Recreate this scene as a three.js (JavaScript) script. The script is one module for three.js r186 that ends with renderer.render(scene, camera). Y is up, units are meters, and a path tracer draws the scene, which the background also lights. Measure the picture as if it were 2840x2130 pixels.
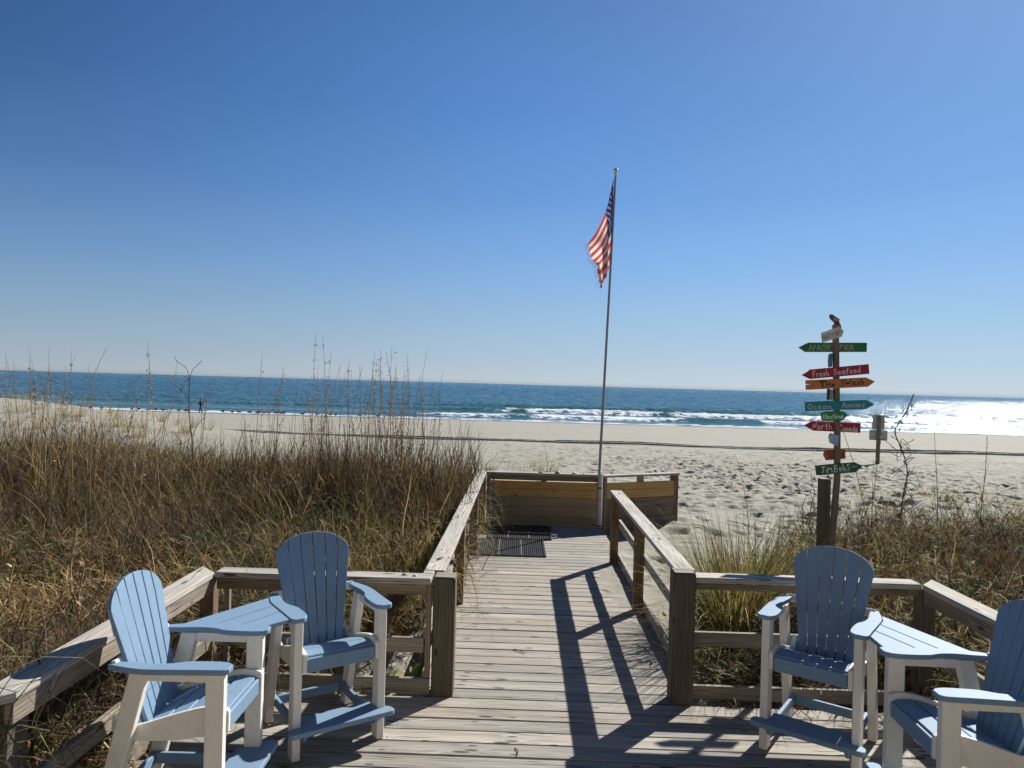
import * as THREE from 'three';
import { mergeGeometries } from 'three/addons/utils/BufferGeometryUtils.js';
import { MarchingCubes } from 'three/addons/objects/MarchingCubes.js';

// ---------------------------------------------------------------- camera, sky, sun, exposure
const scene = new THREE.Scene();
const camera = new THREE.PerspectiveCamera(56.8, 1024 / 768, 0.05, 30000);
camera.rotation.order = 'YXZ';
camera.position.set(0, 2.08, 0);
camera.rotation.set(THREE.MathUtils.degToRad(0.03), THREE.MathUtils.degToRad(0.9), THREE.MathUtils.degToRad(1.58));
const renderer = new THREE.WebGLRenderer({ antialias: true });
renderer.toneMapping = THREE.LinearToneMapping;
const EXPOSURE = 1.65;
renderer.toneMappingExposure = EXPOSURE;
renderer.shadowMap.enabled = true;

const SUN = new THREE.Vector3(0.861, 1, -1.026).normalize();
{
  const W = 1024, H = 512, data = new Float32Array(W * H * 4);
  const sm0 = (t) => t * t * (3 - 2 * t), mix = (a, b, t) => a + (b - a) * t;
  // radiance as displayed (before exposure), by elevation in degrees
  const stops = [[-90, .30, .32, .30], [-1, .42, .50, .56], [0, .55, .63, .69], [2, .45, .58, .715], [5, .335, .53, .745], [9, .225, .435, .785], [14.6, .125, .31, .69], [21, .075, .225, .58], [28, .048, .163, .465], [45, .026, .095, .30], [90, .018, .06, .20]];
  for (let j = 0; j < H; j++) {
    const el = ((j + .5) / H - .5) * Math.PI, ed = el * 180 / Math.PI;
    let k = 0; while (k < stops.length - 2 && ed > stops[k + 1][0]) k++;
    const t = Math.min(1, Math.max(0, (ed - stops[k][0]) / (stops[k + 1][0] - stops[k][0])));
    const base = [1, 2, 3].map((c) => mix(stops[k][c], stops[k + 1][c], t));
    for (let i = 0; i < W; i++) {
      const az = ((i + .5) / W - .5) * 2 * Math.PI;
      const dx = Math.cos(el) * Math.cos(az), dy = Math.sin(el), dz = Math.cos(el) * Math.sin(az);
      const cg = dx * SUN.x + dy * SUN.y + dz * SUN.z, g = Math.acos(Math.min(1, Math.max(-1, cg))) * 180 / Math.PI;
      const glow = ed > -1 ? .36 * Math.exp(-g / 19) : 0;
      const away = 1 - (.27 + .38 * sm0(Math.min(1, Math.max(0, ed / 27)))) * sm0(Math.min(1, Math.max(0, (g - 32) / 52)));
      const o = (j * W + i) * 4;
      data[o] = (base[0] * away + glow * .80) / EXPOSURE; data[o + 1] = (base[1] * away + glow) / EXPOSURE; data[o + 2] = (base[2] * away + glow * 1.02) / EXPOSURE; data[o + 3] = 1;
    }
  }
  const sky = new THREE.DataTexture(data, W, H, THREE.RGBAFormat, THREE.FloatType);
  sky.mapping = THREE.EquirectangularReflectionMapping; sky.magFilter = sky.minFilter = THREE.LinearFilter; sky.wrapS = THREE.RepeatWrapping; sky.needsUpdate = true;
  scene.background = sky; scene.environment = sky;
}
const sun = new THREE.DirectionalLight(new THREE.Color(1, .965, .90), 5);
sun.position.copy(SUN).multiplyScalar(60).add(new THREE.Vector3(0, 0, -12));
sun.target.position.set(0, 0, -12);
sun.castShadow = true; sun.shadow.mapSize.set(4096, 4096); sun.shadow.radius = 1;
Object.assign(sun.shadow.camera, { left: -45, right: 45, top: 45, bottom: -45, near: 1, far: 160 });
scene.add(sun, sun.target);

// ---------------------------------------------------------------- helpers
function rng(seed) { let a = seed >>> 0; return () => { a = (a + 0x6D2B79F5) | 0; let t = Math.imul(a ^ (a >>> 15), 1 | a); t = (t + Math.imul(t ^ (t >>> 7), 61 | t)) ^ t; return ((t ^ (t >>> 14)) >>> 0) / 4294967296; }; }
const hash2 = (x, y) => { let h = Math.imul(x | 0, 374761393) ^ Math.imul(y | 0, 668265263); h = Math.imul(h ^ (h >>> 13), 1274126177); return ((h ^ (h >>> 16)) >>> 0) / 4294967296; };
const sm = (t) => t * t * (3 - 2 * t);
function noise(x, y, px = 0, py = 0) { // value noise, periodic when px, py are set
  const xi = Math.floor(x), yi = Math.floor(y), fx = sm(x - xi), fy = sm(y - yi);
  const w = (v, p) => p ? ((v % p) + p) % p : v;
  const a = hash2(w(xi, px), w(yi, py)), b = hash2(w(xi + 1, px), w(yi, py)), c = hash2(w(xi, px), w(yi + 1, py)), d = hash2(w(xi + 1, px), w(yi + 1, py));
  return (a + (b - a) * fx) * (1 - fy) + (c + (d - c) * fx) * fy;
}
function fbm(x, y, o = 4, px = 0, py = 0) { let s = 0, a = .5, n = 0; for (let i = 0; i < o; i++) { s += a * noise(x, y, px, py); n += a; x = x * 2 + (px ? 0 : 13.7); y = y * 2 + (py ? 0 : 7.1); px *= 2; py *= 2; a *= .5; } return s / n; }
const smooth = (a, b, v) => sm(Math.min(1, Math.max(0, (v - a) / (b - a))));
const lerp = (a, b, t) => a + (b - a) * t;
function interp(tab, v) { let k = 0; while (k < tab.length - 2 && v > tab[k + 1][0]) k++; const t = Math.min(1, Math.max(0, (v - tab[k][0]) / (tab[k + 1][0] - tab[k][0]))); return lerp(tab[k][1], tab[k + 1][1], t); }

const used = {};
function numbered(n) { used[n] = (used[n] || 0) + 1; return used[n] === 1 ? n : n + '_' + String(used[n] - 1).padStart(3, '0'); }
function thing(name, label, category, [x, y, z] = [0, 0, 0], turn = 0, group) {
  const o = new THREE.Group(); o.name = numbered(name); o.position.set(x, y, z); o.rotation.y = turn;
  o.userData = { label, category }; if (group) o.userData.group = group; scene.add(o); return o;
}
function part(parent, name, geo, mat, pos, rot) {
  const m = new THREE.Mesh(geo, mat); m.name = name; m.castShadow = m.receiveShadow = true;
  if (pos) m.position.set(...pos); if (rot) m.rotation.set(...rot);
  parent.add(m); return m;
}
function single(name, geo, mat, label, category, group, kind) {
  const m = new THREE.Mesh(geo, mat); m.name = numbered(name); m.castShadow = m.receiveShadow = true;
  m.userData = { label, category }; if (group) m.userData.group = group; if (kind) m.userData.kind = kind; scene.add(m); return m;
}
function structure(name) { const g = new THREE.Group(); g.name = numbered(name); g.userData = { kind: 'structure' }; scene.add(g); return g; }

// chamfered box: 44 triangles, uv in metres with u along the longest side
function chamferBox(lx, ly, lz, c = .004, uo = 0, vo = 0) {
  const h = [lx / 2, ly / 2, lz / 2], P = [], quad = (a, b, c2, d) => tri(a, b, c2) + tri(a, c2, d);
  const tri = (a, b, c2) => {
    const n = [(b[1] - a[1]) * (c2[2] - a[2]) - (b[2] - a[2]) * (c2[1] - a[1]), (b[2] - a[2]) * (c2[0] - a[0]) - (b[0] - a[0]) * (c2[2] - a[2]), (b[0] - a[0]) * (c2[1] - a[1]) - (b[1] - a[1]) * (c2[0] - a[0])];
    const out = n[0] * (a[0] + b[0] + c2[0]) + n[1] * (a[1] + b[1] + c2[1]) + n[2] * (a[2] + b[2] + c2[2]);
    P.push(...a, ...(out > 0 ? b : c2), ...(out > 0 ? c2 : b)); return 0;
  };
  const v = (s, ax) => s.map((q, i) => q * (i === ax ? h[i] : h[i] - c));
  const S = [-1, 1];
  for (let ax = 0; ax < 3; ax++) for (const s of S) {
    const o = [0, 1, 2].filter((i) => i !== ax), mk = (a, b) => { const q = [0, 0, 0]; q[ax] = s; q[o[0]] = a; q[o[1]] = b; return v(q, ax); };
    quad(mk(-1, -1), mk(1, -1), mk(1, 1), mk(-1, 1));
  }
  for (let ax = 0; ax < 3; ax++) { // edges along ax
    const o = [0, 1, 2].filter((i) => i !== ax);
    for (const a of S) for (const b of S) {
      const mk = (e, f) => { const q = [0, 0, 0]; q[ax] = e; q[o[0]] = a; q[o[1]] = b; return v(q, f); };
      quad(mk(-1, o[0]), mk(1, o[0]), mk(1, o[1]), mk(-1, o[1]));
    }
  }
  for (const a of S) for (const b of S) for (const d of S) tri(v([a, b, d], 0), v([a, b, d], 1), v([a, b, d], 2));
  const g = new THREE.BufferGeometry();
  g.setAttribute('position', new THREE.Float32BufferAttribute(P, 3)); g.computeVertexNormals();
  return woodUV(g, lx >= ly && lx >= lz ? 0 : ly >= lz ? 1 : 2, uo, vo);
}
function woodUV(g, ax, uo = 0, vo = 0) { // u along the grain axis, v across, in metres
  if (g.index) g = g.toNonIndexed();
  if (!g.attributes.normal) g.computeVertexNormals();
  const p = g.attributes.position, n = g.attributes.normal, uv = new Float32Array(p.count * 2), o = [0, 1, 2].filter((i) => i !== ax);
  for (let t = 0; t < p.count; t += 3) {
    const m = [0, 0, 0]; for (let k = 0; k < 3; k++) { m[0] += n.getX(t + k); m[1] += n.getY(t + k); m[2] += n.getZ(t + k); }
    const ab = m.map(Math.abs), end = ab[ax] > ab[o[0]] && ab[ax] > ab[o[1]], across = ab[o[0]] > ab[o[1]] ? o[1] : o[0];
    for (let k = 0; k < 3; k++) {
      const q = [p.getX(t + k), p.getY(t + k), p.getZ(t + k)];
      uv[(t + k) * 2] = (end ? q[o[0]] * .35 : q[ax]) + uo; uv[(t + k) * 2 + 1] = (end ? q[o[1]] * .5 : q[across]) + vo + (across === o[1] ? .21 : 0);
    }
  }
  g.setAttribute('uv', new THREE.BufferAttribute(uv, 2)); return g;
}
function at(g, x, y, z, rx = 0, ry = 0, rz = 0) { g.applyMatrix4(new THREE.Matrix4().compose(new THREE.Vector3(x, y, z), new THREE.Quaternion().setFromEuler(new THREE.Euler(rx, ry, rz)), new THREE.Vector3(1, 1, 1))); return g; }
function dataTex(w, h, fn, srgb = true) {
  const d = new Uint8Array(w * h * 4);
  for (let y = 0; y < h; y++) for (let x = 0; x < w; x++) { const c = fn(x, y), o = (y * w + x) * 4; for (let k = 0; k < 3; k++) d[o + k] = Math.min(255, Math.max(0, Math.round(c[k] * 255))); d[o + 3] = 255; }
  const t = new THREE.DataTexture(d, w, h); t.wrapS = t.wrapT = THREE.RepeatWrapping; t.magFilter = THREE.LinearFilter; t.minFilter = THREE.LinearMipmapLinearFilter; t.generateMipmaps = true;
  if (srgb) t.colorSpace = THREE.SRGBColorSpace; t.needsUpdate = true; return t;
}

// ---------------------------------------------------------------- materials
// weathered pine: 2.4 m along the grain, 0.6 m across; streaks, cracks, knots
function woodTextures(seed, knots, contrast, warm) {
  const W = 1024, H = 512, r = rng(seed), K = [];
  for (let i = 0; i < knots; i++) K.push([r() * W, r() * H, 5 + r() * 8, .6 + r() * .4]);
  const hgt = new Float32Array(W * H), tone = new Float32Array(W * H), kn = new Float32Array(W * H);
  for (let y = 0; y < H; y++) for (let x = 0; x < W; x++) {
    let yy = y, kd = 0;
    for (const [kx, ky, kr] of K) {
      let dx = x - kx; dx -= Math.round(dx / W) * W; let dy = y - ky; dy -= Math.round(dy / H) * H;
      const e = Math.exp(-(dx * dx) / (kr * kr * 30) - (dy * dy) / (kr * kr * 7));
      yy += Math.sign(dy || 1) * e * kr * 1.5;
      const q = Math.sqrt(dx * dx / 3.2 + dy * dy) / kr; if (q < 1) kd = Math.max(kd, 1 - q * q);
    }
    const wob = (fbm(x / W * 4, y / H * 6, 3, 4, 6) - .5) * 26;
    const a = noise(x / W * 10, (yy + wob) / H * 128, 10, 128), b = noise(x / W * 24, (yy + wob * .6) / H * 64 + 40, 24, 64), c = fbm(x / W * 5, y / H * 14, 3, 5, 14);
    const ring = .5 + .5 * Math.sin((yy + wob * 1.4) / H * 2 * Math.PI * 34);
    const crack = smooth(.80, .93, noise(x / W * 9 + 3, (yy + wob) / H * 96, 9, 96)) * smooth(.45, .75, fbm(x / W * 6, y / H * 10, 2, 6, 10));
    tone[y * W + x] = .30 * a + .20 * b + .30 * c + .20 * ring - .55 * crack; hgt[y * W + x] = .5 * a + .35 * ring + .15 * b - 1.0 * crack; kn[y * W + x] = kd;
  }
  const map = dataTex(W, H, (x, y) => {
    const i = y * W + x, t = 1 + (tone[i] - .48) * contrast, k = kn[i], w = warm * (fbm(x / W * 7 + 9, y / H * 9, 2, 7, 9) - .4);
    const m = Math.sqrt(Math.max(.02, t * .62)) * (1 - (.34 + .3 * (.5 + .5 * Math.sin(k * 16))) * Math.min(1, k * 2.2));
    return [m * (1 + .10 * w + .06 * k), m, m * (1 - .14 * w - .10 * k)];
  });
  const bump = dataTex(W, H, (x, y) => { const v = Math.min(1, Math.max(0, .6 + hgt[y * W + x] * .4 - .3)); return [v, v, v]; }, false);
  for (const t of [map, bump]) t.repeat.set(1 / 2.4, 1 / .6);
  return { map, bump };
}
const woodA = woodTextures(11, 19, 1.45, .45), woodB = woodTextures(77, 9, .8, .6);
const wood = (r, g, b, tx = woodA, rough = .85, bump = .0022) => new THREE.MeshStandardMaterial({ color: new THREE.Color(r, g, b), map: tx.map, bumpMap: tx.bump, bumpScale: bump, roughness: rough });
const M = {
  deck: [wood(.455, .41, .345), wood(.405, .37, .315), wood(.495, .45, .38), wood(.43, .38, .31), wood(.375, .345, .30)],
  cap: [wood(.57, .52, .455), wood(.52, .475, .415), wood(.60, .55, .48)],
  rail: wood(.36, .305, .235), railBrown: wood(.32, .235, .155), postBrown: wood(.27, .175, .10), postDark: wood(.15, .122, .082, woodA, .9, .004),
  yellow: wood(.84, .51, .17, woodB), grey: wood(.54, .41, .25, woodB), greyDark: wood(.42, .32, .20, woodB), joist: wood(.33, .27, .2),
};
const plastic = (() => {
  const bump = dataTex(256, 256, (x, y) => { const v = .5 * noise(x / 4, y / 4, 64, 64) + .5 * noise(x / 2, y / 2, 128, 128); return [v, v, v]; }, false); bump.repeat.set(4, 4);
  const tint = dataTex(256, 256, (x, y) => { const v = .965 + .05 * (fbm(x / 32, y / 32, 4, 8, 8) - .5) - .03 * smooth(.72, .8, noise(x / 6, y / 6, 0, 0)); return [v, v, v]; }); tint.repeat.set(1.7, 1.7);
  return (r, g, b, rough = .5) => new THREE.MeshStandardMaterial({ color: new THREE.Color(r, g, b), roughness: rough, bumpMap: bump, bumpScale: .0006, map: tint });
})();
M.blue = plastic(.165, .262, .375, .66); M.white = plastic(.76, .72, .645, .5);
// ---------------------------------------------------------------- sand: one sheet with real dunes, footprints and wheel ruts
const baseZ = [[-400, -14], [-160, -5], [-120, -3.7], [-100, -3.0], [-93, -2.74], [-70, -2.15], [-50, -1.5], [-41, -1.18], [-29, -.74], [-20, -.42], [-14, -.2], [-11, -.1], [-6, -.13], [0, -.2], [30, .2], [400, 1.5]];
const steps = [];
const cells = new Map();
{
  const r = rng(5);
  const put = (x, z, s, d, a) => { steps.push([x, z, s, d, a]); const k = Math.floor(x) + ',' + Math.floor(z); if (!cells.has(k)) cells.set(k, []); cells.get(k).push(steps.length - 1); };
  for (let i = 0; i < 3600; i++) { const x = 1.5 + r() * 11 + r() * 4, z = -7.4 - r() * 20; if (z > -10.4 && x < 1.7) continue; put(x, z, (.5 + r() * .65), .025 + r() * .045, r() * 6.28); }
  for (let i = 0; i < 1500; i++) put(-1 + r() * 24, -20 - r() * 17, .8 + r() * .5, .03 + r() * .035, r() * 6.28);
  for (let i = 0; i < 900; i++) put(-14 + r() * 45, -14 - r() * 24, .7 + r() * .5, .02 + r() * .03, r() * 6.28);
}
const rut1 = (x) => -40.0 - .0009 * (x - 12) * (x - 12) + .22 * Math.sin(x * .13), rut2 = (x) => rut1(x) - 2.1 - .12 * Math.sin(x * .21 + 2);
function dune(x, z) {
  let y = interp(baseZ, z);
  y += 1.8 * Math.exp(-((x + 25) ** 2) / 90 - ((z + 31) ** 2) / 45);
  y += .35 * Math.exp(-((x + 9) ** 2) / 30 - ((z + 15) ** 2) / 14);
  y += .16 * Math.exp(-((x - 2.5) ** 2) / .5 - ((z + 11.2) ** 2) / .6);
  y += .20 * Math.exp(-((x - 4.6) ** 2) / 5 - ((z + 7.6) ** 2) / 4) + .28 * Math.exp(-((x - 7.2) ** 2) / 7 - ((z + 13) ** 2) / 5);
  const away = smooth(3.2, 6, Math.hypot(x - .3, (z + 5) * .6));
  y += away * .22 * (fbm(x * .16 + 3, z * .16 + 8, 3) - .5) * smooth(-90, -60, z);
  return y;
}
function ground(x, z) {
  let y = dune(x, z);
  if (z < -6 && z > -60) {
    y += .022 * (fbm(x * 1.5, z * 1.5, 2) - .5) * smooth(-60, -40, z);
    const cx = Math.floor(x), cz = Math.floor(z);
    for (let i = -1; i <= 1; i++) for (let j = -1; j <= 1; j++) for (const k of cells.get((cx + i) + ',' + (cz + j)) || []) {
      const [sx, sz, s, d, a] = steps[k], dx = x - sx, dz = z - sz, ca = Math.cos(a), sa = Math.sin(a), u = (dx * ca + dz * sa) / (.17 * s), v = (-dx * sa + dz * ca) / (.105 * s), q = u * u + v * v;
      if (q < 7) y += -d * Math.exp(-q * q * .6) + d * .42 * Math.exp(-((Math.sqrt(q) - 1.55) ** 2) * 5);
    }
  }
  if (z < -34 && z > -50) for (const [f, w] of [[rut1, 1], [rut2, .85]]) {
    const e = z - f(x), amp = w * (.75 + .5 * noise(x * 1.7, w * 9)) * smooth(60, 24, Math.abs(x - 2));
    y += amp * (-.32 * smooth(-.50, -.36, e) * (1 - smooth(.2, .5, e)) + .08 * Math.exp(-((e + .62) ** 2) / .03) + .03 * Math.exp(-((e - .6) ** 2) / .02));
  }
  return y;
}
function axis(list) { const o = []; for (const [a, b, d] of list) { const n = Math.max(1, Math.round(Math.abs(b - a) / d)); for (let i = 0; i < n; i++) o.push(a + (b - a) * i / n); } o.push(list[list.length - 1][1]); return o; }
const sandMat = (() => {
  const map = dataTex(512, 512, (x, y) => { const v = .86 + .10 * (fbm(x / 64, y / 64, 5, 8, 8) - .5) + .10 * (hash2(x, y) - .5), s = hash2(x * 3 + 1, y * 7) > .9965 ? .62 : 1; return [v * s, v * .985 * s, v * .95 * s]; });
  map.repeat.set(1 / 2.2, 1 / 2.2);
  const r = rng(9), D = []; for (let i = 0; i < 150; i++) D.push([r() * 1024, r() * 1024, 10 + r() * 12, r() * 3.14, .4 + r() * .6]);
  const hf = new Float32Array(1024 * 1024);
  for (let y = 0; y < 1024; y++) for (let x = 0; x < 1024; x++) hf[y * 1024 + x] = .55 + .22 * (fbm(x / 64, y / 64, 5, 16, 16) - .5) + .06 * (hash2(x, y) - .5);
  for (const [cx, cy, s, a, d] of D) for (let j = -60; j <= 60; j++) for (let i = -60; i <= 60; i++) { const u = (i * Math.cos(a) + j * Math.sin(a)) / s, v = (-i * Math.sin(a) + j * Math.cos(a)) / (s * .6), q = u * u + v * v; if (q < 6) { const k = ((Math.round(cy + j) + 1024) % 1024) * 1024 + (Math.round(cx + i) + 1024) % 1024; hf[k] += d * (-.30 * Math.exp(-q * q * .7) + .10 * Math.exp(-((Math.sqrt(q) - 1.5) ** 2) * 5)); } }
  const bump = dataTex(1024, 1024, (x, y) => { const v = hf[y * 1024 + x]; return [v, v, v]; }, false);
  bump.repeat.set(1 / 9, 1 / 9);
  return new THREE.MeshStandardMaterial({ map, bumpMap: bump, bumpScale: .10, roughness: .95, vertexColors: true });
})();
{
  const xs = axis([[-900, -120, 60], [-120, -60, 6], [-60, -25, 1.4], [-25, -6, .45], [-6, .8, .22], [.8, 9, .075], [9, 16, .11], [16, 32, .3], [32, 80, 1.2], [80, 140, 6], [140, 900, 60]]);
  const zs = axis([[300, 30, 30], [30, 4, 3], [4, -5, .5], [-5, -8, .13], [-8, -19, .07], [-19, -30, .1], [-30, -38, .16], [-38, -44.6, .055], [-44.6, -52, .4], [-52, -88, 1.2], [-88, -104, .5], [-104, -170, 6], [-170, -400, 40]]);
  const nx = xs.length, nz = zs.length, P = new Float32Array(nx * nz * 3), U = new Float32Array(nx * nz * 2), C = new Float32Array(nx * nz * 3), I = [];
  for (let j = 0; j < nz; j++) for (let i = 0; i < nx; i++) {
    const k = j * nx + i, x = xs[i], z = zs[j];
    P[k * 3] = x; P[k * 3 + 1] = ground(x, z); P[k * 3 + 2] = z; U[k * 2] = x; U[k * 2 + 1] = z;
    const edge = z + 1.6 * (fbm(x * .06, 3.3, 3) - .5) * 2, wet = smooth(-88.5, -90.6, edge), drift = .5 * (fbm(x * .35, z * .9, 4) - .5);
    const v = (1 + .16 * drift) * lerp(1, .40, wet);
    C[k * 3] = .355 * v; C[k * 3 + 1] = .345 * v; C[k * 3 + 2] = .305 * v * lerp(1, 1.06, wet);
    if (i < nx - 1 && j < nz - 1) I.push(k, k + 1, k + nx, k + 1, k + nx + 1, k + nx);
  }
  const g = new THREE.BufferGeometry(); g.setAttribute('position', new THREE.BufferAttribute(P, 3)); g.setAttribute('uv', new THREE.BufferAttribute(U, 2)); g.setAttribute('color', new THREE.BufferAttribute(C, 3)); g.setIndex(I); g.computeVertexNormals();
  const m = new THREE.Mesh(g, sandMat); m.name = 'beach_sand'; m.receiveShadow = m.castShadow = true; m.userData = { kind: 'structure' }; scene.add(m);
}

// ---------------------------------------------------------------- sea with breaking waves and foam
{
  const SEA = -2.85;
  const zs = axis([[-91, -141, .26], [-141, -186, .62]]);
  // wind waves: longer and higher farther out, crests roughly along the shore, with slopes near 0.15
  const chop = (x, z) => {
    const d = -z, q = Math.log(d), wx = x / d, w1 = fbm(wx * 60 + 11, q * 16, 2) - .5, w2 = fbm(wx * 130 + 5, q * 30 + 40, 2) - .5;
    return d * (.00042 * Math.sin(6.2832 * (q * 31 + w1 * 2.2)) + .00030 * Math.sin(6.2832 * (q * 53 + w2 * 2.4 + 1.3)) + .00022 * w2);
  };
  const NX = 1000, nz = zs.length, P = new Float32Array(NX * nz * 3), C = new Float32Array(NX * nz * 3), U = new Float32Array(NX * nz * 2), I = [];
  const crests = [ // z of the crest along x, height, how far it has broken
    { z: (x) => -129 - .02 * x + 2.6 * Math.sin(x * .035 + .8) + 1.2 * (fbm(x * .05, 1.5, 2) - .5), h: .85, f: (x) => (.35 + .65 * smooth(.25, .45, fbm(x * .08 + 4, 9.2, 3))) * smooth(-14, 4, x) },
    { z: (x) => -108 - .01 * x + 1.8 * Math.sin(x * .05 + 2.2) + 1.5 * (fbm(x * .07, 5.5, 2) - .5), h: .55, f: (x) => (.25 + .75 * smooth(.30, .46, fbm(x * .07 + 20, 3.1, 3))) * smooth(-26, -4, x) },
    { z: (x) => -152 + 3 * Math.sin(x * .03), h: .55, f: (x) => .8 * smooth(.66, .76, fbm(x * .05 + 2, 77.7, 3)) * smooth(10, 30, x) },
    { z: (x) => -169 + 2 * Math.sin(x * .025 + 1), h: .35, f: () => 0 },
  ];
  for (let j = 0; j < nz; j++) {
    const z = zs[j], half = Math.max(112, -z * 1.2);
    for (let i = 0; i < NX; i++) {
      const x = (i / (NX - 1) * 2 - 1) * half, k = j * NX + i;
      let y = 0, foam = 0, green = 0; const near = smooth(-300, -150, z);
      for (const c of crests) {
        const e = z - c.z(x), bk = c.f(x), amp = c.h * (.65 + .7 * fbm(x * .03 + c.h * 50, 2, 2)) * lerp(.35, 1, smooth(-30, 4, x));
        const s = e > 0 ? Math.exp(-(e * e) / 2.2) : Math.exp(-(e * e) / 22);
        y += amp * s * (1 - .25 * bk);
        const n = fbm(x * .9, z * 1.6, 4), n2 = fbm(x * .28 + 50, z * .5, 4);
        const front = smooth(-1.6, -.2, e) * (1 - smooth(1.8, 5, e));
        const n3 = fbm(x * 1.5 + 30, z * 2.2, 3), band = Math.max(.60 * front, Math.exp(-((e - .7 - 1.2 * (n2 - .5)) ** 2) / 1.0)); foam = Math.max(foam, smooth(.42, .66, bk * band * .95 + (n3 - .5) * 1.2 * Math.min(1, bk * 1.5)), .85 * smooth(-14, -3, e) * (1 - smooth(-3, 2, e)) * smooth(.56, .70, n2) * bk);
        green = Math.max(green, (1 - bk) * Math.exp(-((e - 1) ** 2) / 3) * Math.min(1, amp * 1.3));
        if (bk > .2 && e > -.6 && e < 5) y += .14 * bk * (n - .4) * (1 - smooth(2, 5, e));
      }
      const edge = -94.6 + 1.9 * (fbm(x * .05, 7.7, 3) - .5) * 2 + .5 * (fbm(x * .4, 2.2, 2) - .5);
      const sw = fbm(x * .55, z * .9, 4);
      foam = Math.max(foam, smooth(1.7, .7, Math.abs(z - edge + .3)) * smooth(.22, .42, sw), z > edge - 5.5 && z < edge ? smooth(.49, .60, sw + .12 * smooth(edge - 5, edge, z)) : 0);
      y *= smooth(edge + .5, edge - 7, z);
      y += (near * .06 * (fbm(x * .25, z * .3, 3) - .5) * smooth(-185, -160, z) + chop(x, z) * smooth(-100, -135, z)) * smooth(-94, -100, z);
      if (z > edge + .8) y -= .5;
      foam = Math.min(1, Math.max(foam, .5 * smooth(.80, .85, fbm(x * .18, z * .35, 4)) * smooth(-120, -180, z) * smooth(-500, -300, z)));
      P[k * 3] = x; P[k * 3 + 1] = SEA + y + .05 * foam; P[k * 3 + 2] = z; U[k * 2] = x; U[k * 2 + 1] = z;
      const shallow = smooth(-170, -96, z), patch = fbm(x * .02, z * .012, 3) - .5;
      const wr = lerp(.010, .030, shallow) + .03 * green, wg = lerp(.070, .098, shallow) + .045 * green + .02 * patch, wb = lerp(.110, .125, shallow) + .02 * patch;
      C[k * 3] = lerp(wr, .84, foam); C[k * 3 + 1] = lerp(wg, .86, foam); C[k * 3 + 2] = lerp(wb, .88, foam);
      if (i < NX - 1 && j < nz - 1) I.push(k, k + 1, k + NX, k + 1, k + NX + 1, k + NX);
    }
  }
  const g = new THREE.BufferGeometry(); g.setAttribute('position', new THREE.BufferAttribute(P, 3)); g.setAttribute('uv', new THREE.BufferAttribute(U, 2)); g.setAttribute('color', new THREE.BufferAttribute(C, 3)); g.setIndex(I); g.computeVertexNormals();
  const N = 1024, bump = dataTex(N, N, (x, y) => { // choppy ripples, longer across the wind
    const w = (fbm(x / 256, y / 32, 2, 4, 32) - .5) * 1.2, a = Math.abs(noise(x / 256 + w * .3, y / 12.8 + w, 4, 80) - .5) * 2, b = Math.abs(noise(x / 128 + w, y / 6.4 + w, 8, 160) - .5) * 2, c = noise(x / 10.24, y / 8, 100, 128);
    const v = .5 + .42 * (.55 * (1 - a) + .32 * (1 - b) + .22 * c - .56); return [v, v, v];
  }, false);
  bump.repeat.set(1 / 26, 1 / 26);
  const m = new THREE.Mesh(g, new THREE.MeshPhysicalMaterial({ vertexColors: true, roughness: .12, ior: 1.333, specularIntensity: .25, bumpMap: bump, bumpScale: .33 }));
  m.name = 'sea'; m.receiveShadow = true; m.userData = { kind: 'structure' }; scene.add(m);
  // open water out to the horizon
  const rowsZ = []; for (let q = Math.log(185.6); q < Math.log(13000);) { rowsZ.push(-Math.exp(q)); q += .0036 + .0016 * smooth(7, 9, q); }
  const NC = 380, nr = rowsZ.length, P2 = new Float32Array(NC * nr * 3), C2 = new Float32Array(NC * nr * 3), U2 = new Float32Array(NC * nr * 2), I2 = [];
  for (let j = 0; j < nr; j++) for (let i = 0; i < NC; i++) {
    const z = rowsZ[j], x = (i / (NC - 1) * 2 - 1) * -z * 1.2, k = j * NC + i, patch = fbm(x * .004 + 3, z * .004, 3) - .5;
    P2[k * 3] = x; P2[k * 3 + 1] = SEA + chop(x, z) - .01 * smooth(-187, -185, z); P2[k * 3 + 2] = z; U2[k * 2] = x; U2[k * 2 + 1] = z;
    C2[k * 3] = .010; C2[k * 3 + 1] = .070 + .02 * patch; C2[k * 3 + 2] = .110 + .02 * patch;
    if (i < NC - 1 && j < nr - 1) I2.push(k, k + 1, k + NC, k + 1, k + NC + 1, k + NC);
  }
  const g2 = new THREE.BufferGeometry(); g2.setAttribute('position', new THREE.BufferAttribute(P2, 3)); g2.setAttribute('uv', new THREE.BufferAttribute(U2, 2)); g2.setAttribute('color', new THREE.BufferAttribute(C2, 3)); g2.setIndex(I2); g2.computeVertexNormals();
  const far = new THREE.Mesh(g2, m.material); far.name = 'open_water'; m.add(far);
}
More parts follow.
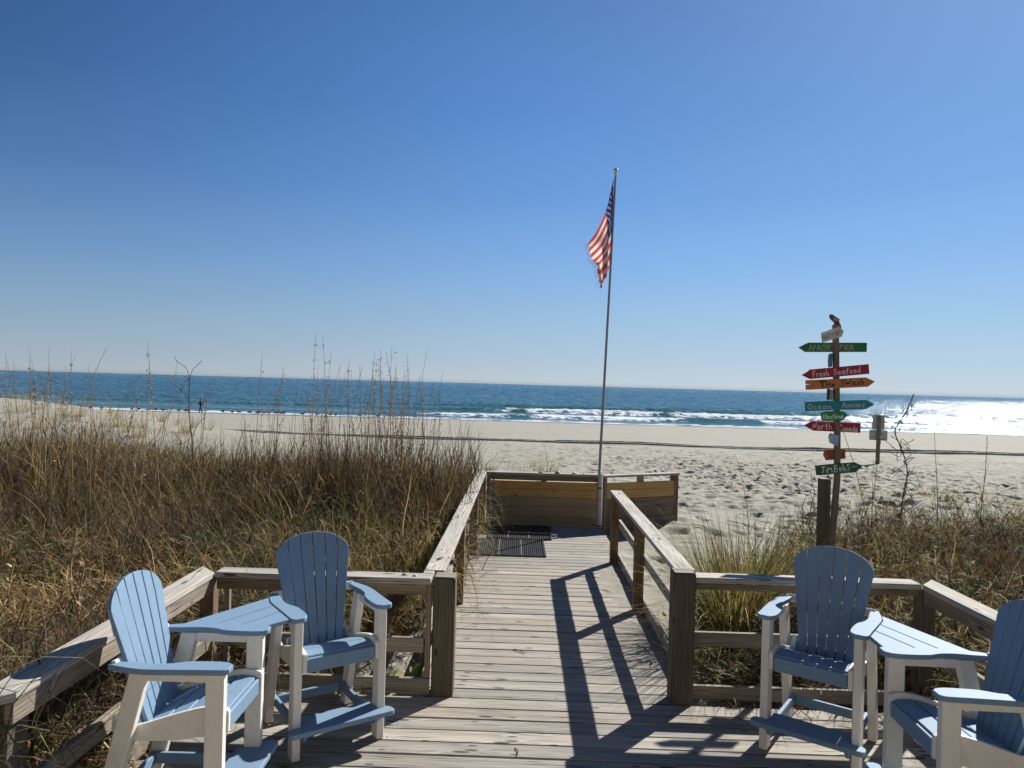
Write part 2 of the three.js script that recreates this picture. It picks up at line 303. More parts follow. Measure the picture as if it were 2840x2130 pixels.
// ---------------------------------------------------------------- deck and boardwalk, board by board
{
  const r = rng(21), pitch = .1465;
  const lay = (st, x0, x1, z0, n, split) => {
    const variants = []; for (let k = 0; k < 9; k++) variants.push(chamferBox(x1 - x0, .036, pitch - .009, .004, r() * 2.4, r() * .6));
    for (let i = 0; i < n; i++) {
      const m = part(st, 'board', variants[Math.floor(r() * 9)], M.deck[Math.floor(r() * 5)], [(x0 + x1) / 2 + (r() - .5) * .02, -.018 - r() * .0035, z0 + i * pitch + (r() - .5) * .0025], [(r() - .5) * .006, (r() - .5) * .0025, (r() - .5) * .0012]);
      if (r() < .5) m.rotation.y += Math.PI;
    }
  };
  const deck = structure('deck');
  lay(deck, -2.17, 2.83, -4.62, 60);
  // the sunlit beach house the viewer stands in front of
  const house = thing('beach_house', 'pale beach house behind the viewer, facing the sea', 'house', [0, 0, 4.6]), siding = new THREE.MeshStandardMaterial({ color: new THREE.Color(.36, .325, .275), roughness: .85 }), trim = new THREE.MeshStandardMaterial({ color: new THREE.Color(.6, .59, .56), roughness: .6 }), pane = new THREE.MeshStandardMaterial({ color: new THREE.Color(.03, .04, .05), roughness: .08 });
  part(house, 'wall', new THREE.BoxGeometry(22, .3, 7), siding, [0, -.35, 3.5]); for (let i = 0; i < 27; i++) part(house, 'siding_board', i ? house.children[1].geometry : chamferBox(22, .195, .03, .006), siding, [0, -.1 + i * .2, 0]);
  part(house, 'wall', new THREE.BoxGeometry(22, 5.4, 6.9), siding, [0, 2.5, 3.5]);
  for (const x of [-7.5, -4.5, 4.5, 7.5]) { part(house, 'window', chamferBox(1.3, 1.5, .06, .01), trim, [x, 2.2, -.03]); part(house, 'pane', chamferBox(1.1, 1.3, .02, .004), pane, [x, 2.2, -.066]); }
  const hd = part(house, 'door', chamferBox(1.1, 2.2, .06, .01), trim, [1.2, 1.05, -.03]); part(hd, 'handle', chamferBox(.03, .14, .05, .006), pane, [.42, 0, -.05]);
  { const s = new THREE.Shape([[-.9, 0], [7.7, 0], [3.4, 2.2]].map((p) => new THREE.Vector2(...p))); part(house, 'roof', new THREE.ExtrudeGeometry(s, { depth: 23, bevelEnabled: false }).rotateY(-Math.PI / 2).translate(11.5, 5.25, 0), M.joist); }
  const box = (st, n, lx, ly, lz, x, y, z) => part(st, n, chamferBox(lx, ly, lz, .004, r(), r()), M.joist, [x, y, z]);
  box(deck, 'joist', 5.0, .19, .038, .33, -.136, -4.70); box(deck, 'joist', .038, .19, 5.8, -2.15, -.136, -1.75); box(deck, 'joist', .038, .19, 5.8, 2.81, -.136, -1.75);
  for (const x of [-1.4, -.7, .33, 1.1, 1.9]) box(deck, 'joist', .038, .15, 5.7, x, -.118, -1.75);
  const walk = structure('boardwalk');
  lay(walk, -.655, 1.225, -10.48, 40);
  for (const x of [-.62, .28, 1.19]) box(walk, 'joist', .038, .15, 5.8, x, -.118, -7.62);
  // nail heads, two rows along each joist line
  const ng = new THREE.CylinderGeometry(.0036, .0036, .002, 6), spots = [];
  for (let i = 0; i < 40; i++) for (const x of [-.6, .28, 1.17]) for (const d of [-.038, .038]) spots.push([x + (r() - .5) * .07, -10.48 + i * pitch + d]);
  for (let i = 0; i < 12; i++) for (const x of [-1.4, -.7, .33, 1.1, 1.9]) for (const d of [-.038, .038]) spots.push([x + (r() - .5) * .08, -4.62 + i * pitch + d]);
  const gs = spots.filter(() => r() < .42).map(([x, z]) => at(ng.clone(), x, .0005, z));
  const nm = new THREE.Mesh(mergeGeometries(gs), new THREE.MeshStandardMaterial({ color: new THREE.Color(.05, .045, .04), roughness: .6, metalness: .5 })); nm.name = 'nail_heads'; nm.userData = { kind: 'stuff' }; walk.add(nm);
}

// ---------------------------------------------------------------- railings
{
  const r = rng(31);
  const B = (t, n, mat, x0, x1, y0, y1, z0, z1, c = .005) => part(t, n, chamferBox(x1 - x0, y1 - y0, z1 - z0, c, r() * 2.4, r() * .6), mat, [(x0 + x1) / 2 - t.position.x, (y0 + y1) / 2 - t.position.y, (z0 + z1) / 2 - t.position.z]);
  const cap = () => M.cap[Math.floor(r() * 3)];
  // behind the chairs on the side of the tall grass
  let t = thing('railing', 'weathered deck railing running behind the chair nearest the tall dune grass', 'railing', [-1.3, 0, -4.69]);
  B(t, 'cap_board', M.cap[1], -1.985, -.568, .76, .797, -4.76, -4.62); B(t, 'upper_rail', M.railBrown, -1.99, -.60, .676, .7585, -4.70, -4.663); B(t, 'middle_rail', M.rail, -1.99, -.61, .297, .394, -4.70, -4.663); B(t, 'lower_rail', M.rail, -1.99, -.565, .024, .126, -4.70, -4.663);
  B(t, 'post', M.railBrown, -.602, -.566, .128, .758, -4.715, -4.675); B(t, 'post', M.postBrown, -2.10, -2.01, -.3, .758, -4.755, -4.665);
  B(t, 'post', M.rail, -1.955, -1.92, -.1, .674, -4.745, -4.705);
  // side railing by the leftmost chair
  t = thing('railing', 'sunlit side railing beside the chair at the deck corner, running toward the viewer', 'railing', [-2.05, 0, -3.7]);
  { // mitred cap
    const s = new THREE.Shape([[-1.992, 2.81], [-2.125, 2.86], [-2.125, 4.76], [-1.992, 4.62]].map(([x, z]) => new THREE.Vector2(x + 2.05, -(z - 3.7))));
    const g = woodUV(at(new THREE.ExtrudeGeometry(s, { depth: .031, bevelEnabled: true, bevelSize: .003, bevelThickness: .003, bevelSegments: 1 }), 0, 0, 0, Math.PI / 2), 2, .3, .1); part(t, 'cap_board', at(g, 0, .794, 0), M.cap[2]);
    const s2 = new THREE.Shape([[-1.992, 2.803], [-2.125, 2.853], [-2.4, 2.62], [-2.33, 2.5]].map(([x, z]) => new THREE.Vector2(x + 2.05, -(z - 3.7))));
    const g2 = woodUV(at(new THREE.ExtrudeGeometry(s2, { depth: .031, bevelEnabled: true, bevelSize: .003, bevelThickness: .003, bevelSegments: 1 }), 0, 0, 0, Math.PI / 2), 0, .9, .33); part(t, 'cap_board', at(g2, 0, .794, 0), M.cap[0]);
  }
  B(t, 'upper_rail', M.rail, -2.035, -1.998, .665, .7585, -4.655, -2.80); B(t, 'middle_rail', M.rail, -2.035, -1.998, .297, .394, -4.655, -2.80); B(t, 'lower_rail', M.rail, -2.035, -1.998, .024, .126, -4.655, -2.80);
  B(t, 'post', M.postDark, -2.145, -2.04, -.3, .757, -2.96, -2.82); B(t, 'post', M.postDark, -2.40, -2.31, -.3, .757, -2.64, -2.55);
  // boardwalk, grass side
  t = thing('railing', 'long boardwalk handrail on the dune grass side, ending at the plank screen', 'railing', [-.57, 0, -7.7]);
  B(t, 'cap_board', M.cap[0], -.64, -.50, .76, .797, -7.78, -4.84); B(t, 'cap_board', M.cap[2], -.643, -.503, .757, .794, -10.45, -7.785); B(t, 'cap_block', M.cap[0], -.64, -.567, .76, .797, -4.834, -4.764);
  B(t, 'upper_rail', M.railBrown, -.64, -.602, .665, .755, -10.5, -4.86); B(t, 'middle_rail', M.cap[1], -.64, -.602, .31, .40, -10.5, -4.86); B(t, 'lower_rail', M.cap[1], -.64, -.602, .01, .10, -10.5, -4.86);
  for (const z of [-6.72, -8.68, -10.5]) B(t, 'post', M.postBrown, -.60, -.51, -.25, .757, z - .045, z + .045);
  // boardwalk, signpost side
  t = thing('railing', 'boardwalk handrail casting the ladder shaped shadow, open sand beyond it', 'railing', [1.14, 0, -6.7]);
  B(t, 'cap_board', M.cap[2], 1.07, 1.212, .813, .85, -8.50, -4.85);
  B(t, 'middle_rail', M.cap[1], 1.172, 1.208, .42, .51, -8.46, -4.86); B(t, 'lower_rail', M.cap[1], 1.172, 1.208, .015, .105, -8.46, -4.86);
  for (const z of [-6.66, -8.42]) B(t, 'post', M.postBrown, 1.082, 1.17, -.25, .811, z - .045, z + .045);
  // behind the chair by the signpost
  t = thing('railing', 'weathered deck railing running behind the chair in front of the signpost', 'railing', [1.9, 0, -4.78]);
  B(t, 'cap_board', M.cap[0], 1.18, 2.675, .793, .83, -4.88, -4.74); B(t, 'upper_rail', M.railBrown, 1.18, 2.68, .738, .791, -4.82, -4.782); B(t, 'middle_rail', M.rail, 1.178, 2.68, .357, .452, -4.82, -4.782); B(t, 'lower_rail', M.rail, 1.178, 2.68, -.0, .092, -4.82, -4.782);
  B(t, 'post', M.postDark, 2.69, 2.79, -.3, .79, -4.875, -4.775);
  t = thing('railing', 'side railing behind the chair cut off by the picture edge', 'railing', [2.74, 0, -3.7]);
  {
    const s = new THREE.Shape([[2.681, 2.2], [2.815, 2.2], [2.815, 4.88], [2.681, 4.74]].map(([x, z]) => new THREE.Vector2(x - 2.74, -(z - 3.7))));
    part(t, 'cap_board', at(woodUV(at(new THREE.ExtrudeGeometry(s, { depth: .031, bevelEnabled: true, bevelSize: .003, bevelThickness: .003, bevelSegments: 1 }), 0, 0, 0, Math.PI / 2), 2, 1.3, .4), 0, .827, 0), M.cap[1]);
  }
  B(t, 'upper_rail', M.railBrown, 2.70, 2.738, .70, .792, -4.77, -2.2); B(t, 'middle_rail', M.rail, 2.70, 2.738, .357, .452, -4.77, -2.2); B(t, 'lower_rail', M.rail, 2.70, 2.738, 0, .092, -4.77, -2.2);
  B(t, 'post', M.postDark, 2.74, 2.83, -.3, .79, -2.35, -2.25);
  // the two thick posts at the entrance of the boardwalk
  const big = (label, x, top) => {
    const o = thing('entrance_post', label, 'post', [x, 0, -4.765]);
    part(o, 'shaft', chamferBox(.146, top + .3, .14, .008, r(), r()), M.postDark, [0, (top - .3) / 2, 0]);
    part(o, 'weathered_top', chamferBox(.132, .004, .126, .0018, r(), r()), M.rail, [0, top + .0012, 0]);
  };
  big('thick dark square post at the boardwalk entrance, nearer the dune grass', -.485, .786); big('thick dark square post at the boardwalk entrance, nearer the signpost', 1.103, .866);

  // plank screen at the end of the boardwalk, with a wing turned outward
  t = thing('plank_screen', 'plank screen across the end of the boardwalk with two yellow upper planks', 'screen', [.35, 0, -10.6]);
  const Y = [[.533, .646, M.yellow], [.414, .530, M.yellow], [.274, .411, M.grey], [.126, .271, M.grey], [-.02, .123, M.greyDark]];
  for (const [y0, y1, m] of Y) B(t, 'plank', m, -.44, 1.145, y0, y1, -10.625, -10.59, .003);
  B(t, 'top_rail', M.railBrown, -.44, 1.145, .664, .735, -10.575, -10.54); B(t, 'cap_board', M.cap[1], -.64, 1.145, .737, .774, -10.665, -10.53);
  B(t, 'post', M.greyDark, -.50, -.442, -.2, .736, -10.62, -10.54); B(t, 'post', M.greyDark, 1.147, 1.20, -.2, .736, -10.66, -10.57); B(t, 'post', M.grey, .31, .40, -.2, .736, -10.72, -10.628);
  t = thing('plank_screen', 'short wing of the plank screen angled out over the open sand', 'screen', [1.25, 0, -10.52], Math.atan2(.57, 1.16));
  const W = (n, m, x0, x1, y0, y1, z0, z1) => part(t, n, chamferBox(x1 - x0, y1 - y0, z1 - z0, .003, r() * 2.4, r() * .6), m, [(x0 + x1) / 2, (y0 + y1) / 2, (z0 + z1) / 2]);
  for (const [y0, y1, m] of [[.555, .66, M.yellow], [.425, .552, M.yellow], [.285, .42, M.railBrown], [.14, .282, M.railBrown], [-.1, .137, M.railBrown]]) W('plank', m, .02, 1.24, y0, y1, -.0, .034);
  W('cap_board', M.cap[0], -.03, 1.345, .742, .775, -.1, .04); W('post', M.postBrown, 1.243, 1.33, -.3, .74, -.075, .03); W('post', M.greyDark, -.025, .018, -.3, .74, -.03, .036); W('post', M.grey, .62, .70, -.3, .74, -.085, -.004);

  // white pipe that holds the flagpole
  const pipeMat = new THREE.MeshStandardMaterial({ color: new THREE.Color(.47, .46, .43), roughness: .5 }), dark = new THREE.MeshStandardMaterial({ color: new THREE.Color(.04, .04, .04), roughness: .6 });
  t = thing('pipe_sleeve', 'upright white plastic pipe strapped to the end of the screen, holding the flagpole', 'pipe', [1.177, 0, -10.49]);
  part(t, 'tube', new THREE.LatheGeometry([[.026, .0], [.033, 0], [.033, .79], [.026, .79], [.026, .4]].map((p) => new THREE.Vector2(...p)), 20), pipeMat, [0, .004, 0], [0, 0, .012]);
  for (const y of [.03, .59]) part(t, 'strap', new THREE.CylinderGeometry(.0345, .0345, .022, 20, 1, true), dark, [-.012 * y, y, 0]);
  part(t, 'strap', new THREE.CylinderGeometry(.0343, .0343, .01, 20, 1, true), new THREE.MeshStandardMaterial({ color: new THREE.Color(.4, .12, .03), roughness: .8 }), [-.005, .42, 0], [.1, 0, .12]).userData.label = 'rusty orange tie';
  // foot shower hose
  t = thing('shower_hose', 'dark blue shower hose with white nozzle hanging in the corner of the screen', 'hose', [-.42, 0, -10.5]);
  part(t, 'hose', new THREE.TubeGeometry(new THREE.CatmullRomCurve3([[.02, .735, -.02], [.015, .6, 0], [.008, .4, .01], [0, .2, .005]].map((p) => new THREE.Vector3(...p))), 24, .011, 8), new THREE.MeshStandardMaterial({ color: new THREE.Color(.03, .06, .13), roughness: .45 }));
  part(t, 'nozzle', new THREE.LatheGeometry([[.001, 0], [.013, .004], [.015, .05], [.010, .075], [.010, .13], [.012, .19], [.001, .192]].map((p) => new THREE.Vector2(...p)), 14), pipeMat, [-.005, .015, .005], [0, 0, .05]);

  // rubber mats
  const rubber = new THREE.MeshStandardMaterial({ color: new THREE.Color(.022, .022, .024), roughness: .42 }), rubberWorn = new THREE.MeshStandardMaterial({ color: new THREE.Color(.06, .058, .055), roughness: .6 });
  const mat = (label, x0, x1, z0, z1, turn, mt) => {
    const w = x1 - x0, d = z1 - z0, o = thing('rubber_mat', label, 'mat', [(x0 + x1) / 2, .003, (z0 + z1) / 2], turn, 'rubber mats');
    const bars = [], ridges = [];
    for (let i = 1; i < 34; i++) if (i % 11) bars.push(at(chamferBox(.013, .009, d - .03, .002), -w / 2 + w * i / 34, .0068, 0));
    for (let j = 1; j < 16; j++) bars.push(at(chamferBox(w - .03, .006, .014, .002), 0, .0045, -d / 2 + d * j / 16));
    part(o, 'slotted_grid', mergeGeometries(bars), mt);
    for (const s of [-1, 1]) { part(o, 'border', chamferBox(w, .015, .03, .004), mt, [0, .0085, s * (d / 2 - .015)]); part(o, 'border', chamferBox(.03, .0146, d - .062, .004), mt, [s * (w / 2 - .015), .0085, 0]); }
    for (const i of [11, 22]) part(o, 'seam', chamferBox(.02, .013, d - .062, .003), rubberWorn, [-w / 2 + w * i / 34, .0085, 0]);
    part(o, 'seam', chamferBox(w - .064, .0135, .016, .003), rubberWorn, [0, .0085, 0]);
  };
  mat('black slotted rubber mat lying in the sun at the boardwalk end', -.53, .335, -9.49, -8.58, .01, rubber); mat('black slotted rubber mat lying in the shade against the plank screen', -.43, .45, -10.44, -9.535, -.02, rubber);

  // shells left on caps
  const shell = (x, y, z, s, turn, label, col) => {
    const rr = rng(Math.round(x * 1000 + 7000)), g = new THREE.SphereGeometry(1, 14, 8, 0, 6.2832, 0, 1.75), p = g.attributes.position;
    for (let i = 0; i < p.count; i++) { const a = Math.atan2(p.getZ(i), p.getX(i)); const f = 1 + .06 * Math.sin(a * 9) + .25 * Math.max(0, Math.cos(a)); p.setXYZ(i, p.getX(i) * f, p.getY(i) * .62 * (1 - .25 * Math.cos(a)), p.getZ(i) * f * .8); }
    g.computeVertexNormals(); const m = single('seashell', g, new THREE.MeshStandardMaterial({ color: new THREE.Color(...col), roughness: .6 }), label, 'shell', 'shells left on the railing caps');
    m.scale.setScalar(s); m.rotation.y = turn; m.position.set(x, y + .1 * s, z);
  };
  shell(.30, .774, -10.6, .032, .4, 'flat brown shell on the screen cap, farthest from the flagpole', [.28, .16, .09]); shell(.55, .774, -10.59, .045, 2, 'largest tan shell on the screen cap', [.42, .3, .2]); shell(.80, .774, -10.6, .036, 4, 'pale brown shell on the screen cap between two others', [.34, .25, .17]); shell(.94, .774, -10.59, .02, 1, 'smallest grey shell on the screen cap nearest the flagpole', [.2, .17, .15]);
  shell(-.75, .797, -4.70, .018, .4, 'small brown shell on the deck railing beside the entrance post', [.3, .2, .13]); shell(-.68, .797, -4.68, .014, 2.4, 'tiny pale shell on the deck railing beside the brown one', [.5, .42, .34]); shell(-.57, .797, -5.15, .016, 3.4, 'dark shell chip on the boardwalk handrail near the entrance', [.16, .11, .08]);
}
// ---------------------------------------------------------------- counter-height adirondack chairs
function planarUV(g, k = 1) { const p = g.attributes.position, n = g.attributes.normal, uv = new Float32Array(p.count * 2); for (let i = 0; i < p.count; i++) { const ax = Math.abs(n.getX(i)), ay = Math.abs(n.getY(i)), az = Math.abs(n.getZ(i)); const [a, b] = ax > ay && ax > az ? [p.getZ(i), p.getY(i)] : ay > az ? [p.getX(i), p.getZ(i)] : [p.getX(i), p.getY(i)]; uv[i * 2] = a * k; uv[i * 2 + 1] = b * k; } g.setAttribute('uv', new THREE.BufferAttribute(uv, 2)); return g; }
const extr = (pts, d, b = .003, seg = 2) => { const g = new THREE.ExtrudeGeometry(new THREE.Shape(pts.map((p) => new THREE.Vector2(p[0], p[1]))), { depth: d - 2 * b, bevelEnabled: true, bevelSize: b, bevelThickness: b, bevelSegments: seg, bevelOffset: -b }); g.translate(0, 0, b); return g; };
const spline = (pts, n = 40) => new THREE.CatmullRomCurve3(pts.map((p) => new THREE.Vector3(p[0], p[1], 0)), false, 'centripetal').getPoints(n).map((v) => [v.x, v.y]);
const ARM_TOP = .785, ARM_T = .026;
const ARM_OUTER = [[.262, -.235], [.287, -.16], [.307, -.06], [.303, .08], [.298, .2], [.296, .275]];
function buildChair() {
  const c = new THREE.Group(), flat = (g) => planarUV(g);
  // arms: outline in (x, z), lying flat
  const outer = spline(ARM_OUTER, 26), inner = spline([[.205, .285], [.196, .25], [.196, .15], [.204, .09], [.228, .03], [.236, -.04], [.226, -.14], [.222, -.235]], 30);
  const armPts = [...outer, [.290, .296], [.276, .308], [.226, .308], ...inner];
  const armG = flat(at(extr(armPts, ARM_T, .005, 3), 0, 0, 0, Math.PI / 2)); armG.translate(0, ARM_TOP, 0);
  const mirror = (g) => { const m = g.clone(); m.scale(-1, 1, 1); if (m.index) { const a = m.index.array; for (let i = 0; i < a.length; i += 3) [a[i], a[i + 1]] = [a[i + 1], a[i]]; } else for (const k of ['position', 'normal', 'uv']) { const A = m.attributes[k], s = A.itemSize, b = A.array; for (let t = 0; t < A.count; t += 3) for (let q = 0; q < s; q++) { const u = b[t * s + q]; b[t * s + q] = b[(t + 1) * s + q]; b[(t + 1) * s + q] = u; } } return m; };
  const both = (name, g, mat) => { part(c, name, g, mat); part(c, name, mirror(g), mat); };
  both('arm', armG, M.blue);
  both('arm_support', flat(at(chamferBox(.026, .045, .40, .003), .246, ARM_TOP - ARM_T - .0235, .065)), M.white);
  // legs: upright in front, raked behind
  both('leg', flat(at(chamferBox(.045, .758, .082, .004), .245, .379, .242)), M.white);
  { const g = flat(chamferBox(.045, .758, .082, .004)), p = g.attributes.position; for (let i = 0; i < p.count; i++) p.setZ(i, p.getZ(i) + lerp(-.275, -.095, (p.getY(i) + .379) / .758)); g.translate(.2465, .379, 0); g.computeVertexNormals(); both('leg', g, M.white); }
  // side aprons, scooped like the seat
  const top = spline([[.292, .566], [.285, .578], [.2, .588], [.1, .566], [0, .535], [-.1, .503], [-.16, .491], [-.20, .502], [-.232, .535]], 40), low = spline([[-.236, .47], [-.19, .432], [-.05, .428], [.1, .44], [.2, .462], [.292, .478]], 24);
  both('apron', flat(at(extr([...top, ...low], .022, .003), .2215, 0, 0, 0, -Math.PI / 2, 0).rotateY(0)), M.white);
  // seat slats along the scoop
  const seat = [[.268, .558], [.2, .568], [.1, .546], [0, .515], [-.1, .483], [-.19, .468]], S = new THREE.CatmullRomCurve3(seat.map((p) => new THREE.Vector3(0, p[1], p[0])));
  const n = 5;
  for (let i = 0; i < n; i++) {
    const a = S.getPointAt(i / n), b = S.getPointAt((i + 1) / n), L = a.distanceTo(b) - .008;
    part(c, 'seat_slat', flat(chamferBox(.392, .02, L, .004)), M.blue, [0, (a.y + b.y) / 2 - .01, (a.z + b.z) / 2], [Math.atan2(a.y - b.y, a.z - b.z) * -1, 0, 0]);
  }
  part(c, 'seat_front', flat(chamferBox(.394, .078, .02, .004)), M.blue, [0, .509, .272]);
  // fan back of six slats
  const w0 = .150, w1 = .2325, yw = .545, H = .685, lean = Math.atan2(.175, .66);
  const wAt = (y) => w0 + (w1 - w0) * Math.min(1, y / yw), rim = (x) => yw + (H - yw) * Math.sqrt(Math.max(0, 1 - (x / (w1 + .001)) ** 2));
  const backTilt = (g) => at(g, 0, .455, -.118, -lean, 0, 0);
  for (let i = 0; i < 6; i++) {
    const f0 = -1 + i / 3, f1 = f0 + 1 / 3, g2 = .0036, pts = [[f0 * w0 + g2, 0], [f1 * w0 - g2, 0]];
    const meet = (f, s) => { let y = yw * .6; for (let k = 0; k < 400; k++) { const x = f * wAt(y) + s * g2; if (y >= rim(x)) break; y += .001; } return [f * wAt(y) + s * g2, y]; };
    const R = meet(f1, -1), L = meet(f0, 1);
    if (f1 * w1 - g2 > 0 && R[1] > yw * .9) pts.push([f1 * wAt(Math.min(yw, R[1])) - g2, Math.min(yw, R[1]) - .001]);
    for (let k = 0; k <= 10; k++) { const x = lerp(R[0], L[0], k / 10); pts.push([x, rim(x)]); }
    pts.push([f0 * wAt(Math.min(yw, L[1])) + g2, Math.min(yw, L[1]) - .001]);
    part(c, 'back_slat', flat(backTilt(extr(pts, .02, .003))), M.blue);
  }
  for (const [y, w] of [[.33, .5], [.47, .38]]) part(c, 'back_support', flat(backTilt(at(chamferBox(w, .05, .022, .003), 0, y, -.0125))), M.white);
  part(c, 'back_support', flat(backTilt(at(chamferBox(.36, .05, .022, .003), 0, .05, -.0125))), M.blue);
  // foot rest and stretchers
  const fr = [[-.292, .292], [-.302, .31], [-.302, .342], [-.288, .358], [.288, .358], [.302, .342], [.302, .31], [.292, .292], [.28, .286], [.216, .286], [.216, .17], [-.216, .17], [-.216, .286], [-.28, .286]];
  part(c, 'footrest', flat(at(at(extr(fr, .03, .006, 3), 0, 0, 0, Math.PI / 2), 0, .186, 0)), M.blue);
  both('stretcher', flat(at(chamferBox(.022, .055, .43, .003), .209, .126, -.052)), M.blue);
  part(c, 'stretcher', flat(at(chamferBox(.39, .055, .022, .003), 0, .126, -.245)), M.blue);
  both('footrest_bracket', flat(at(extr([[.172, .154], [.345, .154], [.29, .10], [.172, .085]], .022, .003), .2185, 0, 0, 0, -Math.PI / 2, 0)), M.blue);
  return c;
}
const chairProto = buildChair();
const CH = [
  ['sky blue counter-height chair seen from its side at the deck corner by the tall grass', -1.578, -3.392, 91],
  ['sky blue counter-height chair in front of the tall dune grass, facing the boardwalk entrance', -1.135, -4.2, 35],
  ['sky blue counter-height chair standing in front of the signpost', 1.808, -4.234, -35],
  ['sky blue counter-height chair cut off by the picture edge', 2.153, -3.372, -92],
];
const chairs = CH.map(([label, x, z, deg], i) => {
  const c = i ? chairProto.clone() : chairProto; c.name = numbered('counter_chair'); c.position.set(x, .003, z); c.rotation.set(0, THREE.MathUtils.degToRad(deg), 0);
  c.userData = { label, category: 'chair', group: 'blue and white counter-height chairs on the deck' }; scene.add(c); return c;
});
chairs.forEach((c) => c.updateMatrixWorld());
// wedge tables that join the arms of two chairs
function wedge(label, ca, sa, cb, sb) {
  const W = (c, s, [x, z]) => { const v = new THREE.Vector3(s * (x + .0055), 0, z).applyMatrix4(c.matrixWorld); return [v.x, v.z]; };
  const A = ARM_OUTER.slice(1).map((p) => W(ca, sa, p)), Bp = ARM_OUTER.slice(1).map((p) => W(cb, sb, p));
  const poly = [...A, ...Bp.slice().reverse()], o = [(A[0][0] + Bp[0][0]) / 2, (A[0][1] + Bp[0][1]) / 2], tip = [(A[4][0] + Bp[4][0]) / 2, (A[4][1] + Bp[4][1]) / 2];
  let d = [Bp[0][0] - A[0][0], Bp[0][1] - A[0][1]]; const dl = Math.hypot(...d); d = d.map((v) => v / dl); let nn = [-d[1], d[0]]; if ((tip[0] - o[0]) * nn[0] + (tip[1] - o[1]) * nn[1] < 0) nn = nn.map((v) => -v);
  const depth = (tip[0] - o[0]) * nn[0] + (tip[1] - o[1]) * nn[1], dist = (p) => (p[0] - o[0]) * nn[0] + (p[1] - o[1]) * nn[1];
  const clip = (pl, v, s) => { const out = []; pl.forEach((p, i) => { const q = pl[(i + 1) % pl.length], a = s * (dist(p) - v), b = s * (dist(q) - v); if (a >= 0) out.push(p); if (a * b < 0) { const t = a / (a - b); out.push([lerp(p[0], q[0], t), lerp(p[1], q[1], t)]); } }); return out; };
  const t = thing('connecting_table', label, 'table', [o[0], 0, o[1]], 0, 'wedge tables between chair pairs');
  const cut = [-1, depth * .36, depth * .66, depth * 1.2];
  for (let i = 0; i < 3; i++) {
    let pl = clip(clip(poly, cut[i] + (i ? .004 : 0), 1), cut[i + 1] - .004, -1); pl = pl.filter((p, k) => { const q = pl[(k + 1) % pl.length]; return Math.hypot(p[0] - q[0], p[1] - q[1]) > .004; }).map((p) => [p[0] - o[0], p[1] - o[1]]);
    part(t, 'board', planarUV(at(at(extr(pl, .022, .002, 2), 0, 0, 0, Math.PI / 2), 0, ARM_TOP - .002 + i * .0002, 0)), M.blue);
  }
  for (const f of [.14, .48]) { const q = clip(clip(poly, depth * f - .001, 1), depth * f + .001, -1), xs = q.map((p) => (p[0] - o[0]) * d[0] + (p[1] - o[1]) * d[1]), w = Math.max(...xs) - Math.min(...xs) + .05, mid = (Math.max(...xs) + Math.min(...xs)) / 2;
    part(t, 'batten', planarUV(chamferBox(w, .02, .05, .003)), M.blue, [d[0] * mid + nn[0] * depth * f, ARM_TOP - ARM_T - .0115, d[1] * mid + nn[1] * depth * f], [0, Math.atan2(-d[1], d[0]), 0]); }
}
wedge('blue wedge table joining the two chairs beside the tall dune grass', chairs[0], 1, chairs[1], -1);
wedge('blue wedge table joining the two chairs near the signpost', chairs[2], 1, chairs[3], -1);
